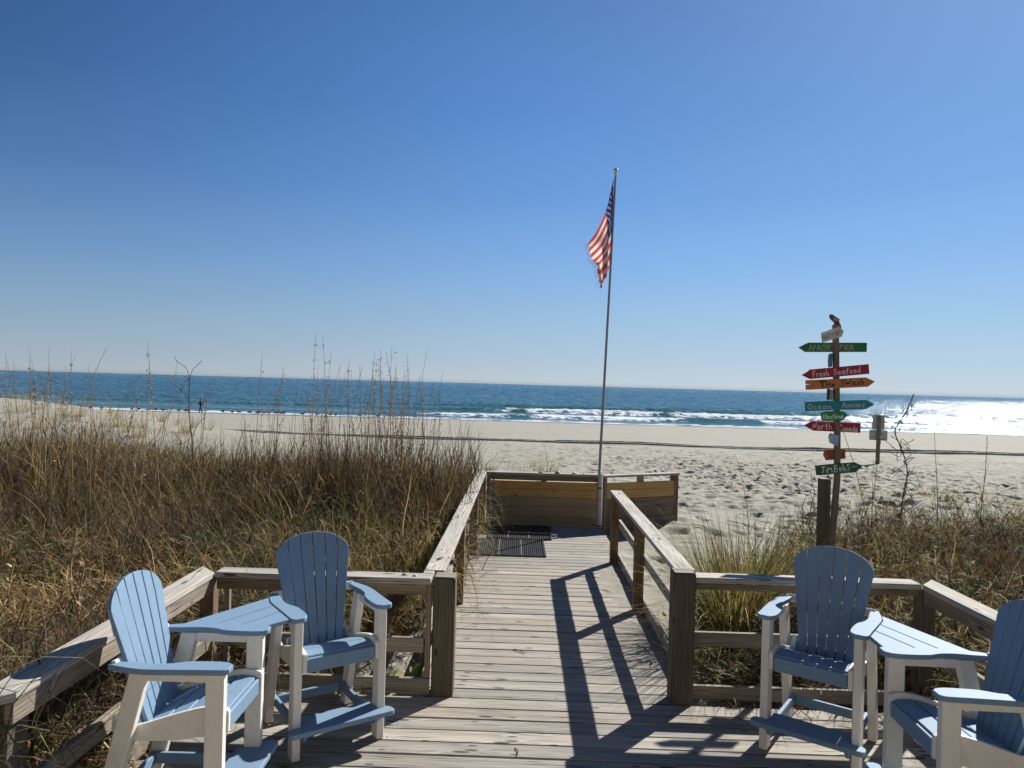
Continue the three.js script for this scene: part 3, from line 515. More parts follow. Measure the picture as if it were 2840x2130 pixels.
// ---------------------------------------------------------------- hand-lettered signpost
const GLYPH = { // single strokes in a box one unit high
  A: '0,1 .34,0 .68,1;.12,.64 .56,.64', B: '.05,0 .05,1;.05,.03 .4,.0 .56,.2 .4,.45 .05,.48;.05,.48 .5,.5 .62,.75 .42,1 .05,1', C: '.58,.14 .32,0 .06,.3 .04,.68 .3,1 .6,.86', E: '.5,.02 .05,.02 .05,.98 .54,.98;.05,.5 .42,.5', F: '.05,1 .05,.03 .52,.0;.05,.5 .42,.47', G: '.55,.15 .3,0 .05,.4 .1,.85 .4,1 .55,.8 .55,.55 .35,.55', H: '.05,0 .05,1;.52,0 .52,1;.05,.5 .52,.5', I: '.1,0 .1,1', J: '.05,.04 .6,.0;.36,.02 .36,.8 .2,1 .0,.88', K: '.05,0 .05,1;.5,0 .05,.55 .52,1', L: '.05,0 .05,1 .48,1', M: '.02,1 .1,.05 .36,.65 .62,.05 .74,1', N: '.05,1 .05,0 .52,1 .55,0', O: '.34,0 .08,.2 .04,.65 .3,1 .62,.8 .64,.3 .34,0', P: '.05,1 .05,.02 .42,.02 .54,.25 .4,.5 .05,.54', R: '.05,1 .05,.02 .42,.02 .52,.25 .36,.48 .05,.5;.25,.5 .66,1', S: '.54,.1 .28,.0 .08,.22 .3,.46 .52,.7 .34,.98 .04,.9', T: '.0,.03 .72,.0;.36,.03 .36,1', W: '.0,0 .18,1 .4,.3 .62,1 .82,0', Y: '.0,0 .28,.5 .56,0;.28,.5 .26,1',
  a: '.44,.46 .2,.4 .03,.68 .16,1 .4,.88 .45,.45 .45,1 .54,1', b: '.05,0 .05,1 .35,1 .48,.72 .3,.48 .06,.6', c: '.44,.5 .22,.42 .04,.7 .18,1 .46,.92', d: '.46,.52 .2,.46 .03,.72 .16,1 .44,.85;.46,.0 .46,1', e: '.05,.7 .46,.66 .36,.44 .14,.46 .03,.74 .18,1 .48,.92', f: '.42,.1 .26,.0 .16,.2 .16,1;.0,.48 .38,.46', h: '.05,0 .05,1;.05,.62 .28,.46 .42,.6 .44,1', i: '.08,.46 .08,1;.08,.22 .08,.25', l: '.08,0 .08,1', n: '.05,.46 .05,1;.05,.6 .28,.45 .42,.6 .44,1', o: '.24,.44 .04,.66 .12,.98 .36,.98 .46,.7 .24,.44', r: '.05,.46 .05,1;.05,.62 .22,.46 .38,.48', s: '.4,.5 .2,.42 .06,.58 .36,.78 .3,.98 .04,.94', t: '.2,.12 .2,.9 .34,1;.02,.42 .4,.4',
};
function letter(ctx, text, x, y, h, width, color, o = {}) { // x..x+width in pixels, h = capital height
  const adv = [...text].map((ch) => ch === ' ' ? (o.space || .45) : Math.max(...GLYPH[ch].match(/-?[\d.]+,/g).map(parseFloat)) + .2), tot = adv.reduce((a, b) => a + b, 0), kx = width / tot, r = rng(text.length * 97 + Math.round(x));
  ctx.strokeStyle = color; ctx.lineWidth = o.line || h * .11; ctx.lineCap = ctx.lineJoin = 'round';
  let px = x;
  [...text].forEach((ch, i) => {
    if (ch !== ' ') for (const st of GLYPH[ch].split(';')) {
      const p = st.split(' ').map((q) => q.split(',').map(Number)), oy = (r() - .5) * h * .06, f = ([a, b]) => [px + a * kx, y + b * h + oy];
      ctx.beginPath(); ctx.moveTo(...f(p[0]));
      if (p.length < 4) for (const q of p.slice(1)) ctx.lineTo(...f(q));
      else { for (let k = 1; k < p.length - 1; k++) { const a = f(p[k]), b = f(p[k + 1]); ctx.quadraticCurveTo(a[0], a[1], k === p.length - 2 ? b[0] : (a[0] + b[0]) / 2, k === p.length - 2 ? b[1] : (a[1] + b[1]) / 2); } }
      ctx.stroke();
    }
    px += adv[i] * kx;
  });
}
function paintedBoard(w, h, base, draw, seed) { // canvas of a painted board, worn along the grain
  const K = 1400, c = document.createElement('canvas'); c.width = Math.round(w * K); c.height = Math.round(h * K); const x = c.getContext('2d'), r = rng(seed);
  x.fillStyle = base; x.fillRect(0, 0, c.width, c.height);
  for (let i = 0; i < 260; i++) { x.fillStyle = r() < .55 ? `rgba(0,0,0,${.03 + r() * .07})` : `rgba(255,240,210,${.02 + r() * .05})`; x.fillRect(r() * c.width, r() * c.height, 20 + r() * 160, 1 + r() * 2.2); }
  draw(x, c.width, c.height);
  for (let i = 0; i < 90; i++) { x.fillStyle = `rgba(70,55,40,${.1 + r() * .3})`; x.fillRect(r() * c.width, r() * c.height, 2 + r() * 14, 1 + r() * 1.6); }
  const t = new THREE.CanvasTexture(c); t.colorSpace = THREE.SRGBColorSpace; t.magFilter = THREE.LinearFilter; return t;
}
{
  const X0 = 2.63, Z0 = -6, G0 = ground(X0, Z0) - .3;
  const sp = thing('signpost', 'slim wooden signpost carrying many hand-painted arrow boards', 'signpost', [X0, 0, Z0]);
  const postTex = wood(.30, .215, .155, woodB);
  const segs = 14, sg = []; for (let i = 0; i < segs; i++) { const y0 = lerp(G0, 2.655, i / segs), y1 = lerp(G0, 2.655, (i + 1) / segs), xo = (y) => interp([[-1, -.03], [.8, -.012], [1.33, .024], [1.76, .0145], [2.12, -.003], [2.655, -.024]], y); const b = new THREE.BoxGeometry(.04, y1 - y0, .04), p = b.attributes.position; for (let k = 0; k < p.count; k++) { const y = p.getY(k) + (y0 + y1) / 2; p.setXYZ(k, p.getX(k) + xo(y), y, p.getZ(k)); } b.computeVertexNormals(); sg.push(b.toNonIndexed()); }
  // keep only the outer walls and the two ends
  const skin = sg.map((b, i) => { const n = b.attributes.normal, p = b.attributes.position, keep = []; for (let t = 0; t < p.count; t += 3) { const ny = n.getY(t); if (ny > .9 && i < segs - 1) continue; if (ny < -.9 && i > 0) continue; for (let k = 0; k < 3; k++) keep.push(p.getX(t + k), p.getY(t + k), p.getZ(t + k)); } const g = new THREE.BufferGeometry(); g.setAttribute('position', new THREE.Float32BufferAttribute(keep, 3)); g.computeVertexNormals(); return g; });
  part(sp, 'shaft', woodUV(mergeGeometries(skin), 1), postTex);
  const side = wood(.16, .12, .09, woodB);
  const nailMat = new THREE.MeshStandardMaterial({ color: new THREE.Color(.03, .03, .03), roughness: .5, metalness: .6 });
  // boards: world outline, z, tilt of the lettering, paint, lettering
  const board = (label, pts, z, tilt, base, draw, seed, turn = 0, thick = .016) => {
    const cx = pts.reduce((a, p) => a + p[0], 0) / pts.length, cy = pts.reduce((a, p) => a + p[1], 0) / pts.length, ct = Math.cos(-tilt), st = Math.sin(-tilt), ks = 1 / Math.cos(turn);
    const loc = pts.map(([x, y]) => { const dx = (x - cx) * ks, dy = y - cy; return [dx * ct - dy * st, dx * st + dy * ct]; });
    const xs = loc.map((p) => p[0]), ys = loc.map((p) => p[1]), x0 = Math.min(...xs), x1 = Math.max(...xs), y0 = Math.min(...ys), y1 = Math.max(...ys);
    const g = extr(loc, thick, .0015, 1); g.translate(0, 0, -thick / 2);
    const p = g.attributes.position, uv = new Float32Array(p.count * 2); for (let i = 0; i < p.count; i++) { uv[i * 2] = (p.getX(i) - x0) / (x1 - x0); uv[i * 2 + 1] = (p.getY(i) - y0) / (y1 - y0); } g.setAttribute('uv', new THREE.BufferAttribute(uv, 2));
    const face = new THREE.MeshStandardMaterial({ map: paintedBoard(x1 - x0, y1 - y0, base, draw, seed), roughness: .75 });
    const m = part(sp, 'arrow_board', g, face, [cx - X0, cy, z - Z0], [0, turn, tilt]); m.userData.label = label;
    for (const dy of [-.018, .018]) { const q = new THREE.Mesh(new THREE.CylinderGeometry(.0035, .0035, .003, 8).rotateX(Math.PI / 2), nailMat); q.name = 'nail'; q.position.set((X0 + .005 - cx) * ct, dy, thick / 2 + .001); if (z > Z0 + .02 && !turn) m.add(q); }
    return m;
  };
  const pale = '#b9b5a6', ink = '#12100e';
  board('green arrow board lettered APACHE PIER, pointing left', [[2.313, 2.459], [2.369, 2.421], [2.883, 2.435], [2.883, 2.513], [2.393, 2.501]].map(([x, y]) => [x, y]), -6.03, .024, '#1f6a3c', (c, w, h) => { letter(c, 'APACHE', w * .15, h * .24, h * .58, w * .345, '#a39a78', { line: h * .09 }); letter(c, 'PIER', w * .60, h * .22, h * .56, w * .22, '#a39a78', { line: h * .09 }); }, 1);
  board('crimson arrow board lettered Fresh Seafood', [[2.323, 2.225], [2.393, 2.193], [2.882, 2.25], [2.874, 2.331], [2.385, 2.272], [2.382, 2.262]], -5.971, .12, '#9c1f38', (c, w, h) => { letter(c, 'Fresh', w * .16, h * .22, h * .58, w * .25, '#c9c4c0', { line: h * .085 }); letter(c, 'Seafood', w * .47, h * .18, h * .6, w * .41, '#c9c4c0', { line: h * .085 }); }, 2);
  board('orange-brown arrow board lettered The Swash in black', [[2.357, 2.182], [2.36, 2.149], [2.405, 2.150], [2.36, 2.143], [2.363, 2.102], [2.872, 2.142], [2.931, 2.187], [2.855, 2.22]], -5.971, .076, '#b9733c', (c, w, h) => { letter(c, 'T', w * .19, h * .2, h * .66, w * .12, ink, { line: h * .15 }); letter(c, 'He', w * .29, h * .3, h * .5, w * .15, ink, { line: h * .09 }); letter(c, 'SWash', w * .5, h * .14, h * .62, w * .35, ink, { line: h * .1 }); }, 3);
  board('teal arrow board lettered Ocean Annies', [[2.357, 2.003], [2.361, 1.924], [2.862, 1.956], [2.931, 1.998], [2.86, 2.033]], -5.971, .06, '#1d7f8e', (c, w, h) => { letter(c, 'Ocean', w * .03, h * .26, h * .58, w * .36, '#c4c0b0', { line: h * .07 }); letter(c, 'Annies', w * .53, h * .16, h * .6, w * .34, '#c4c0b0', { line: h * .07 }); }, 4);
  board('small rounded green board with white script', [[2.494, 1.916], [2.497, 1.87], [2.507, 1.848], [2.60, 1.846], [2.654, 1.85], [2.685, 1.86], [2.711, 1.902], [2.679, 1.932], [2.60, 1.93], [2.52, 1.926]], -5.971, .05, '#1f7f45', (c, w, h) => { letter(c, 'A Place at the beach', w * .05, h * .26, h * .48, w * .8, '#cfe0cc', { line: h * .045, space: .3 }); }, 5);
  board('crimson arrow board lettered North to Canada, pointing left', [[2.376, 1.802], [2.457, 1.76], [2.849, 1.753], [2.849, 1.836], [2.441, 1.84]], -6.03, -.014, '#9c1f38', (c, w, h) => { letter(c, 'North', w * .15, h * .14, h * .68, w * .36, '#cfc9bd', { line: h * .085 }); letter(c, 'to', w * .615, h * .1, h * .26, w * .05, '#cfc9bd', { line: h * .05 }); letter(c, 'Canada', w * .62, h * .3, h * .6, w * .34, '#cfc9bd', { line: h * .085 }); }, 6);
  board('small orange-brown board lettered FLIPPER behind the post', [[2.545, 1.561], [2.569, 1.513], [2.73, 1.532], [2.728, 1.619], [2.562, 1.605]], -6.03, .08, '#a85c34', (c, w, h) => { letter(c, 'FLIPPER', w * .2, h * .2, h * .62, w * .76, '#3c1712', { line: h * .055 }); }, 7);
  board('dark green arrow board lettered Jim Bobs, lowest on the post', [[2.455, 1.473], [2.47, 1.391], [2.791, 1.426], [2.846, 1.48], [2.78, 1.512]], -5.971, .115, '#22563f', (c, w, h) => { letter(c, 'JiM', w * .12, h * .2, h * .58, w * .25, '#cfd2cc', { line: h * .085 }); letter(c, 'BobS', w * .39, h * .14, h * .62, w * .36, '#cfd2cc', { line: h * .085 }); letter(c, 'SHACK', w * .76, h * .32, h * .2, w * .12, '#9fb0a6', { line: h * .03 }); c.fillStyle = '#9fb0a6'; const r = rng(4); for (let i = 0; i < 26; i++) c.fillRect(w * (.2 + i * .024), h * (.87 - .004 * i) + r() * 4, w * .009, h * .03 + r() * h * .04); }, 8);
  board('white arrow board at the top of the post, turned away', [[2.49, 2.582], [2.5, 2.501], [2.606, 2.545], [2.626, 2.55], [2.639, 2.599], [2.606, 2.632]], -5.955, .36, '#c9c7c4', (c, w, h) => { letter(c, 'HIGRY', w * .06, h * .3, h * .45, w * .42, '#5d5754', { line: h * .04 }); letter(c, 'the', w * .5, h * .34, h * .3, w * .14, '#5d5754', { line: h * .03 }); letter(c, 'HATS', w * .66, h * .3, h * .45, w * .28, '#5d5754', { line: h * .04 }); }, 9, -.55, .02);
  board('pale blue arrow board turned sideways on the post', [[2.545, 1.718], [2.562, 1.669], [2.635, 1.642], [2.646, 1.726], [2.562, 1.748]], -5.95, -.16, '#9db8cf', (c, w, h) => { c.fillStyle = '#55707f'; c.fillRect(w * .4, h * .3, w * .02, h * .2); c.fillRect(w * .42, h * .6, w * .02, h * .12); }, 10, .6, .024);
  // two boards seen edge-on
  for (const [label, y, len, hh, col, px] of [['narrow blue and green board seen edge-on', 2.356, .24, .11, '#3f6f86', 2.585], ['dark board seen edge-on below the orange one', 2.07, .24, .09, '#1b2a2c', 2.583]]) {
    const g = extr([[-len / 2, -hh / 2], [len / 2 - .05, -hh / 2], [len / 2, 0], [len / 2 - .05, hh / 2], [-len / 2, hh / 2]], .02, .002, 1); g.translate(.06, 0, -.01);
    const m = part(sp, 'arrow_board', planarUV(g), new THREE.MeshStandardMaterial({ color: new THREE.Color(col), roughness: .7 }), [px - X0 - .012, y, 0], [0, px > 2.584 ? 1.24 : .98, 0]); m.userData.label = label;
  }
  // thick stub post that carries it
  const st = thing('stub_post', 'short thick grey post standing against the foot of the signpost', 'post', [2.583, 0, -6.03]);
  const top = 1.35, gb = ground(2.58, -6.03) - .3; part(st, 'shaft', chamferBox(.082, top - gb, .08, .005), M.postDark, [0, (top + gb) / 2, -.052]); part(st, 'weathered_top', chamferBox(.074, .004, .072, .0018), M.rail, [0, top + .0015, -.052]);
}

// ---------------------------------------------------------------- bodies from tapered bones
function body(bones, cell, k = .02) { // bones: [ax,ay,az,ra, bx,by,bz,rb, r,g,b]
  let lo = [1e9, 1e9, 1e9], hi = [-1e9, -1e9, -1e9];
  for (const b of bones) for (const o of [0, 4]) for (let i = 0; i < 3; i++) { lo[i] = Math.min(lo[i], b[o + i] - b[o + 3] - cell * 3); hi[i] = Math.max(hi[i], b[o + i] + b[o + 3] + cell * 3); }
  const size = Math.max(hi[0] - lo[0], hi[1] - lo[1], hi[2] - lo[2]) / 2, mid = lo.map((v, i) => (v + hi[i]) / 2), res = Math.ceil(size * 2 / cell) + 4;
  const mc = new MarchingCubes(res, new THREE.MeshStandardMaterial(), false, false, 200000); mc.isolation = 0;
  const dist = (p, b) => { const d = [b[4] - b[0], b[5] - b[1], b[6] - b[2]], L = d[0] * d[0] + d[1] * d[1] + d[2] * d[2] || 1e-9, t = Math.min(1, Math.max(0, ((p[0] - b[0]) * d[0] + (p[1] - b[1]) * d[1] + (p[2] - b[2]) * d[2]) / L)); return Math.hypot(p[0] - b[0] - d[0] * t, p[1] - b[1] - d[1] * t, p[2] - b[2] - d[2] * t) - lerp(b[3], b[7], t); };
  const half = res / 2, P = (i, a) => (i - half) / half * size * 1.02 + mid[a];
  for (let z = 0; z < res; z++) for (let y = 0; y < res; y++) for (let x = 0; x < res; x++) {
    const p = [P(x, 0), P(y, 1), P(z, 2)]; let s = 0; for (const b of bones) s += Math.exp(-dist(p, b) / k); mc.field[z * res * res + y * res + x] = s > 0 ? k * Math.log(s) : -1;
  }
  mc.update();
  const n = mc.count, pos = new Float32Array(n * 3), nor = new Float32Array(n * 3), col = new Float32Array(n * 3);
  for (let i = 0; i < n; i++) {
    const p = [0, 1, 2].map((a) => mc.positionArray[i * 3 + a] * size * 1.02 + mid[a]); pos.set(p, i * 3);
    nor.set([0, 1, 2].map((a) => mc.normalArray[i * 3 + a]), i * 3);
    let best = 1e9, c = null; for (const b of bones) { const d = dist(p, b); if (d < best) { best = d; c = b; } } col.set(c.slice(8, 11), i * 3);
  }
  const g = new THREE.BufferGeometry(); g.setAttribute('position', new THREE.BufferAttribute(pos, 3)); g.setAttribute('normal', new THREE.BufferAttribute(nor, 3)); g.setAttribute('color', new THREE.BufferAttribute(col, 3)); return g;
}
const bodyMat = new THREE.MeshStandardMaterial({ vertexColors: true, roughness: .85 });
// carved bird on the signpost
{
  const teal = [.05, .10, .09], navy = [.03, .05, .09], sand = [.30, .25, .16], rust = [.13, .035, .025], grey = [.12, .13, .15];
  const g = body([
    [-.034, .066, 0, .017, -.028, .058, .004, .019, ...teal], [-.05, .056, .004, .004, -.04, .06, .002, .010, ...navy], [-.026, .05, 0, .018, -.008, .04, 0, .022, ...navy], [-.008, .042, .004, .021, .014, .038, .004, .015, ...sand], [-.004, .052, -.004, .014, .034, .036, -.004, .005, ...navy],
    [.006, .03, 0, .014, .016, .008, 0, .016, ...rust], [.016, .012, 0, .014, .04, -.01, -.016, .012, ...grey], [.04, -.01, -.016, .011, .066, -.046, -.028, .004, ...grey], [-.004, .02, 0, .007, -.002, -.006, 0, .007, ...rust], [.008, .012, .004, .007, .010, -.006, .004, .007, ...rust],
  ], .0045, .004);
  const m = single('carved_bird', g, bodyMat, 'small painted wooden bird perched on top of the signpost', 'bird figure'); m.position.set(2.604, 2.661, -6.0);
}
// person walking along the water
{
  const k = [.018, .018, .022], d = [.025, .028, .04], skin = [.38, .22, .15], hat = [.03, .03, .035], shoe = [.05, .045, .04], pack = [.03, .055, .085], y0 = 0;
  const g = body([
    [0, 1.64, 0, .095, .015, 1.57, 0, .085, ...skin], [-.005, 1.70, 0, .092, .0, 1.69, 0, .096, ...hat], [.05, 1.685, 0, .03, .11, 1.675, 0, .02, ...hat], [0, 1.50, 0, .055, .01, 1.44, 0, .06, ...skin],
    [-.01, 1.38, -.11, .10, -.01, 1.38, .11, .10, ...k], [-.01, 1.32, 0, .15, -.02, 1.0, 0, .135, ...k], [-.02, .98, -.05, .125, -.02, .98, .05, .125, ...d], [-.16, 1.36, 0, .09, -.17, 1.12, 0, .10, ...pack],
    [0, 1.40, .19, .062, -.12, 1.14, .24, .05, ...k], [-.12, 1.14, .24, .048, -.02, .93, .25, .036, ...k], [-.02, .92, .25, .036, .01, .85, .25, .03, ...skin], [0, 1.40, -.19, .062, .10, 1.15, -.24, .05, ...k], [.10, 1.15, -.24, .048, .26, .99, -.23, .036, ...k], [.26, .99, -.23, .036, .32, .95, -.22, .03, ...skin],
    [-.02, .94, .09, .10, .18, .54, .10, .068, ...d], [.18, .54, .10, .066, .24, .10, .10, .045, ...d], [.22, .05, .10, .045, .38, .04, .10, .035, ...shoe],
    [-.02, .94, -.09, .10, -.12, .52, -.10, .068, ...d], [-.12, .52, -.10, .066, -.36, .18, -.10, .045, ...d], [-.38, .13, -.10, .045, -.26, .04, -.10, .035, ...shoe],
  ], .022, .016);
  const m = single('person', g, bodyMat, 'person in dark clothes and cap with a pack, walking along the waterline', 'person'); m.position.set(-41.8, ground(-41.8, -91.6) - .005, -91.6); m.rotation.y = Math.PI - .3; m.scale.setScalar(1.02);
}
// gulls resting at the edge of the water
{
  const w = [.62, .62, .6], gy = [.16, .17, .19], bk = [.02, .02, .02], or = [.5, .2, .04];
  const g = body([[-.12, .17, 0, .075, .08, .19, 0, .085, ...gy], [.02, .16, 0, .08, .12, .2, 0, .07, ...w], [.13, .22, 0, .045, .17, .29, 0, .045, ...bk], [.20, .285, 0, .018, .25, .27, 0, .010, ...or], [-.14, .19, 0, .045, -.30, .17, 0, .018, ...bk], [.02, .11, .03, .012, .02, .0, .03, .010, ...or], [.02, .11, -.03, .012, .02, .0, -.03, .010, ...or]], .02, .012);
  const r = rng(8), px = [];
  for (const u of [-57, -55.6, -51.5, -50.6, -48.9, -48.0, -47.2, -45.4, -44.2, -43.6, -39.4, -38.4, -37.1, -35.8, -34.6, -34.0, -33.3, -32.5, -32.0, -31.4, -28.6, -27.1, -25.2, -24.3, -21.6, -18.9]) px.push([u + (r() - .5) * .4, -92.2 - r() * 1.4]);
  px.forEach(([x, z], i) => { const m = single('gull', g, bodyMat, 'small dark-headed gull resting in the row along the waterline', 'gull', 'gulls resting along the waterline'); m.position.set(x, Math.max(ground(x, z), -2.86), z); m.rotation.y = (i % 3 === 0 ? Math.PI : 0) + (r() - .5) * .9; m.scale.setScalar(1.05 + r() * .5); });
  const fly = body([[-.14, 0, 0, .05, .12, .01, 0, .06, ...gy], [.14, .02, 0, .04, .22, .01, 0, .015, ...bk], [0, .02, .05, .035, .05, .16, .30, .025, ...gy], [.05, .16, .30, .024, -.06, .10, .62, .008, ...bk], [0, .02, -.05, .035, .05, .16, -.30, .025, ...gy], [.05, .16, -.30, .024, -.06, .10, -.62, .008, ...bk]], .02, .012);
  const f = single('flying_gull', fly, bodyMat, 'distant gull flying in the sky above the tall grass', 'gull'); f.position.set(-13.6, 5.1, -75); f.rotation.y = .6; f.scale.setScalar(.6);
}

// ---------------------------------------------------------------- flagpole and torn flag
{
  const steel = new THREE.MeshStandardMaterial({ color: new THREE.Color(.26, .255, .25), roughness: .42, metalness: .4 });
  const px = (y) => 1.177 - .05 + .0293 * (y - .82) + .002, fp = thing('flagpole', 'slender grey metal flagpole rising from the white pipe', 'flagpole', [1.165, .05, -10.49]);
  const len = 5.17, tilt = -.0275;
  const pole = part(fp, 'pole', new THREE.CylinderGeometry(.0145, .021, len, 14).translate(0, len / 2, 0), steel, [-.028, 0, 0], [0, 0, tilt]);
  const chrome = new THREE.MeshStandardMaterial({ color: new THREE.Color(.75, .73, .68), roughness: .15, metalness: 1 });
  part(fp, 'finial', new THREE.LatheGeometry([[.001, -.02], [.022, -.018], [.026, 0], [.018, .012], [.014, .02], [.026, .027], [.034, .042], [.036, .056], [.031, .074], [.018, .086], [.001, .09]].map((p) => new THREE.Vector2(...p)), 18), chrome, [-.028 - Math.sin(tilt) * len, Math.cos(tilt) * len, 0], [0, 0, tilt]);
  part(fp, 'joint_collar', new THREE.CylinderGeometry(.0205, .0205, .05, 14), steel, [-.028 - Math.sin(tilt) * 1.9, 1.9, 0], [0, 0, tilt]);
  // flag: rows run from the hoist to the fly, hanging almost closed against the pole
  const cv = document.createElement('canvas'); cv.width = 1024; cv.height = 640; const c = cv.getContext('2d');
  for (let i = 0; i < 13; i++) { c.fillStyle = i % 2 ? '#d6d0c9' : '#bb4444'; c.fillRect(0, i * 640 / 13, 1024, 640 / 13 + 1); }
  c.fillStyle = '#1a2452'; c.fillRect(0, 0, 500, 640 * 7 / 13);
  c.fillStyle = '#d9d6d0';
  for (let row = 0; row < 9; row++) for (let q = 0; q < (row % 2 ? 5 : 6); q++) { const sx = (q * 2 + 1 + row % 2) * 500 / 12, sy = (row + 1) * (640 * 7 / 13) / 10; c.beginPath(); for (let k = 0; k < 10; k++) { const a = -Math.PI / 2 + k * Math.PI / 5, rr = k % 2 ? 6 : 15; c[k ? 'lineTo' : 'moveTo'](sx + Math.cos(a) * rr, sy + Math.sin(a) * rr); } c.fill(); }
  const r = rng(3); for (let i = 0; i < 700; i++) { c.fillStyle = `rgba(${r() < .5 ? '255,255,255' : '60,40,40'},${r() * .05})`; c.fillRect(r() * 1024, r() * 640, 30 * r(), 2); }
  const tex = new THREE.CanvasTexture(cv); tex.colorSpace = THREE.SRGBColorSpace; tex.magFilter = THREE.LinearFilter;
  const hoistX = (y) => 1.137 + .0275 * (y - .05) - .016, NV = 70, NU = 60, P = [], U = [], I = [];
  // for each row: hoist height, then points of its course in the picture plane of the flag
  const rows = [
    [0, [[1.252, 5.165], [1.205, 4.938], [1.165, 4.732], [1.125, 4.61], [1.0, 4.335], [.872, 4.16]]],
    [.25, [[1.250, 4.84], [1.225, 4.70], [1.20, 4.54], [1.155, 4.40], [1.045, 4.19], [.90, 4.03]]],
    [.5, [[1.248, 4.50], [1.232, 4.40], [1.212, 4.29], [1.175, 4.17], [1.095, 4.02], [.965, 3.905]]],
    [.68, [[1.238, 4.22], [1.222, 4.15], [1.20, 4.08], [1.16, 4.0], [1.10, 3.92], [1.02, 3.87]]],
    [.84, [[1.226, 3.98], [1.205, 3.93], [1.185, 3.86], [1.15, 3.80], [1.10, 3.745], [1.04, 3.735]]],
    [1, [[1.205, 3.80], [1.185, 3.745], [1.165, 3.68], [1.145, 3.62], [1.125, 3.56], [1.105, 3.505]]],
  ];
  const curves = rows.map(([v, p]) => [v, new THREE.CatmullRomCurve3(p.map((q) => new THREE.Vector3(q[0], q[1], 0)))]);
  for (let j = 0; j <= NV; j++) {
    const v = j / NV; let k = 0; while (k < curves.length - 2 && v > curves[k + 1][0]) k++; const t = (v - curves[k][0]) / (curves[k + 1][0] - curves[k][0]);
    const ragged = 1 - .04 * hash2(j, 5) - .06 * Math.max(0, hash2(j >> 1, 9) - .5) - (j % 7 === 3 ? .035 : 0);
    for (let i = 0; i <= NU; i++) {
      const u = i / NU * ragged, a = curves[k][1].getPoint(u), b = curves[k + 1][1].getPoint(u);
      const fold = (.028 + .05 * v) * Math.sin(u * (7 + 6 * v) + v * 2.2) * smooth(0, .18, u) + .022 * Math.sin(u * 23 + v * 7) * smooth(.05, .3, u) * (.3 + v);
      P.push(lerp(a.x, b.x, t) + .010 * Math.sin(u * 15 + v * 9) * v, lerp(a.y, b.y, t), -10.49 + fold); U.push(u, 1 - v);
      if (i < NU && j < NV) { const q = j * (NU + 1) + i; I.push(q, q + NU + 1, q + 1, q + 1, q + NU + 1, q + NU + 2); }
    }
  }
  const g = new THREE.BufferGeometry(); g.setAttribute('position', new THREE.Float32BufferAttribute(P, 3)); g.setAttribute('uv', new THREE.Float32BufferAttribute(U, 2)); g.setIndex(I); g.computeVertexNormals(); g.translate(-1.2, -4.4, 10.49);
  const fl = thing('flag', 'faded striped flag with frayed edge hanging from the flagpole', 'flag', [1.2, 4.4, -10.49]);
  part(fl, 'cloth', g, new THREE.MeshPhysicalMaterial({ map: tex, roughness: 1, transmission: .5, thickness: 0, side: THREE.DoubleSide }));
  const threads = []; for (let i = 0; i < 34; i++) { const v = i / 34, j = Math.floor(v * NV), o = (j * (NU + 1) + NU) * 3, s = new THREE.Vector3(P[o] - 1.2, P[o + 1] - 4.4, P[o + 2] + 10.49); threads.push(new THREE.TubeGeometry(new THREE.CatmullRomCurve3([s, s.clone().add(new THREE.Vector3(-.012 - r() * .02, -.005 - r() * .02, (r() - .5) * .02)), s.clone().add(new THREE.Vector3(-.015 - r() * .04, -.03 - r() * .04, (r() - .5) * .03))]), 5, .0018, 3)); }
  part(fl, 'loose_threads', mergeGeometries(threads), new THREE.MeshStandardMaterial({ color: new THREE.Color(.5, .18, .17), roughness: 1 }));
  for (const v of [.02, .97]) { const y = lerp(5.165, 3.80, v); part(fl, 'snap_ring', new THREE.TorusGeometry(.022, .003, 6, 16), steel, [hoistX(y) + .014 - 1.2, y - 4.4, 0], [Math.PI / 2, 0, 0]); }
}

// ---------------------------------------------------------------- beach notice seen from behind
{
  const gy = ground(14.44, -29), t = thing('beach_sign', 'two blank grey sign backs on a square post standing in the open sand', 'sign', [14.44, gy, -29], -.42);
  const steel = new THREE.MeshStandardMaterial({ color: new THREE.Color(.42, .42, .41), roughness: .5, metalness: .35 });
  part(t, 'post', chamferBox(.15, 2.3, .14, .008), wood(.30, .25, .19), [0, .82, 0], [0, 0, -.01]);
  const plate = (w, h) => { const r = .05, s = new THREE.Shape(); s.moveTo(-w / 2 + r, -h / 2); s.lineTo(w / 2 - r, -h / 2); s.quadraticCurveTo(w / 2, -h / 2, w / 2, -h / 2 + r); s.lineTo(w / 2, h / 2 - r); s.quadraticCurveTo(w / 2, h / 2, w / 2 - r, h / 2); s.lineTo(-w / 2 + r, h / 2); s.quadraticCurveTo(-w / 2, h / 2, -w / 2, h / 2 - r); s.lineTo(-w / 2, -h / 2 + r); s.quadraticCurveTo(-w / 2, -h / 2, -w / 2 + r, -h / 2); return new THREE.ExtrudeGeometry(s, { depth: .004, bevelEnabled: false }); };
  part(t, 'upper_plate', plate(.46, .60), steel, [-.01, 1.68, -.085]); part(t, 'lower_plate', plate(.66, .42), steel, [0, 1.16, -.085]);
}
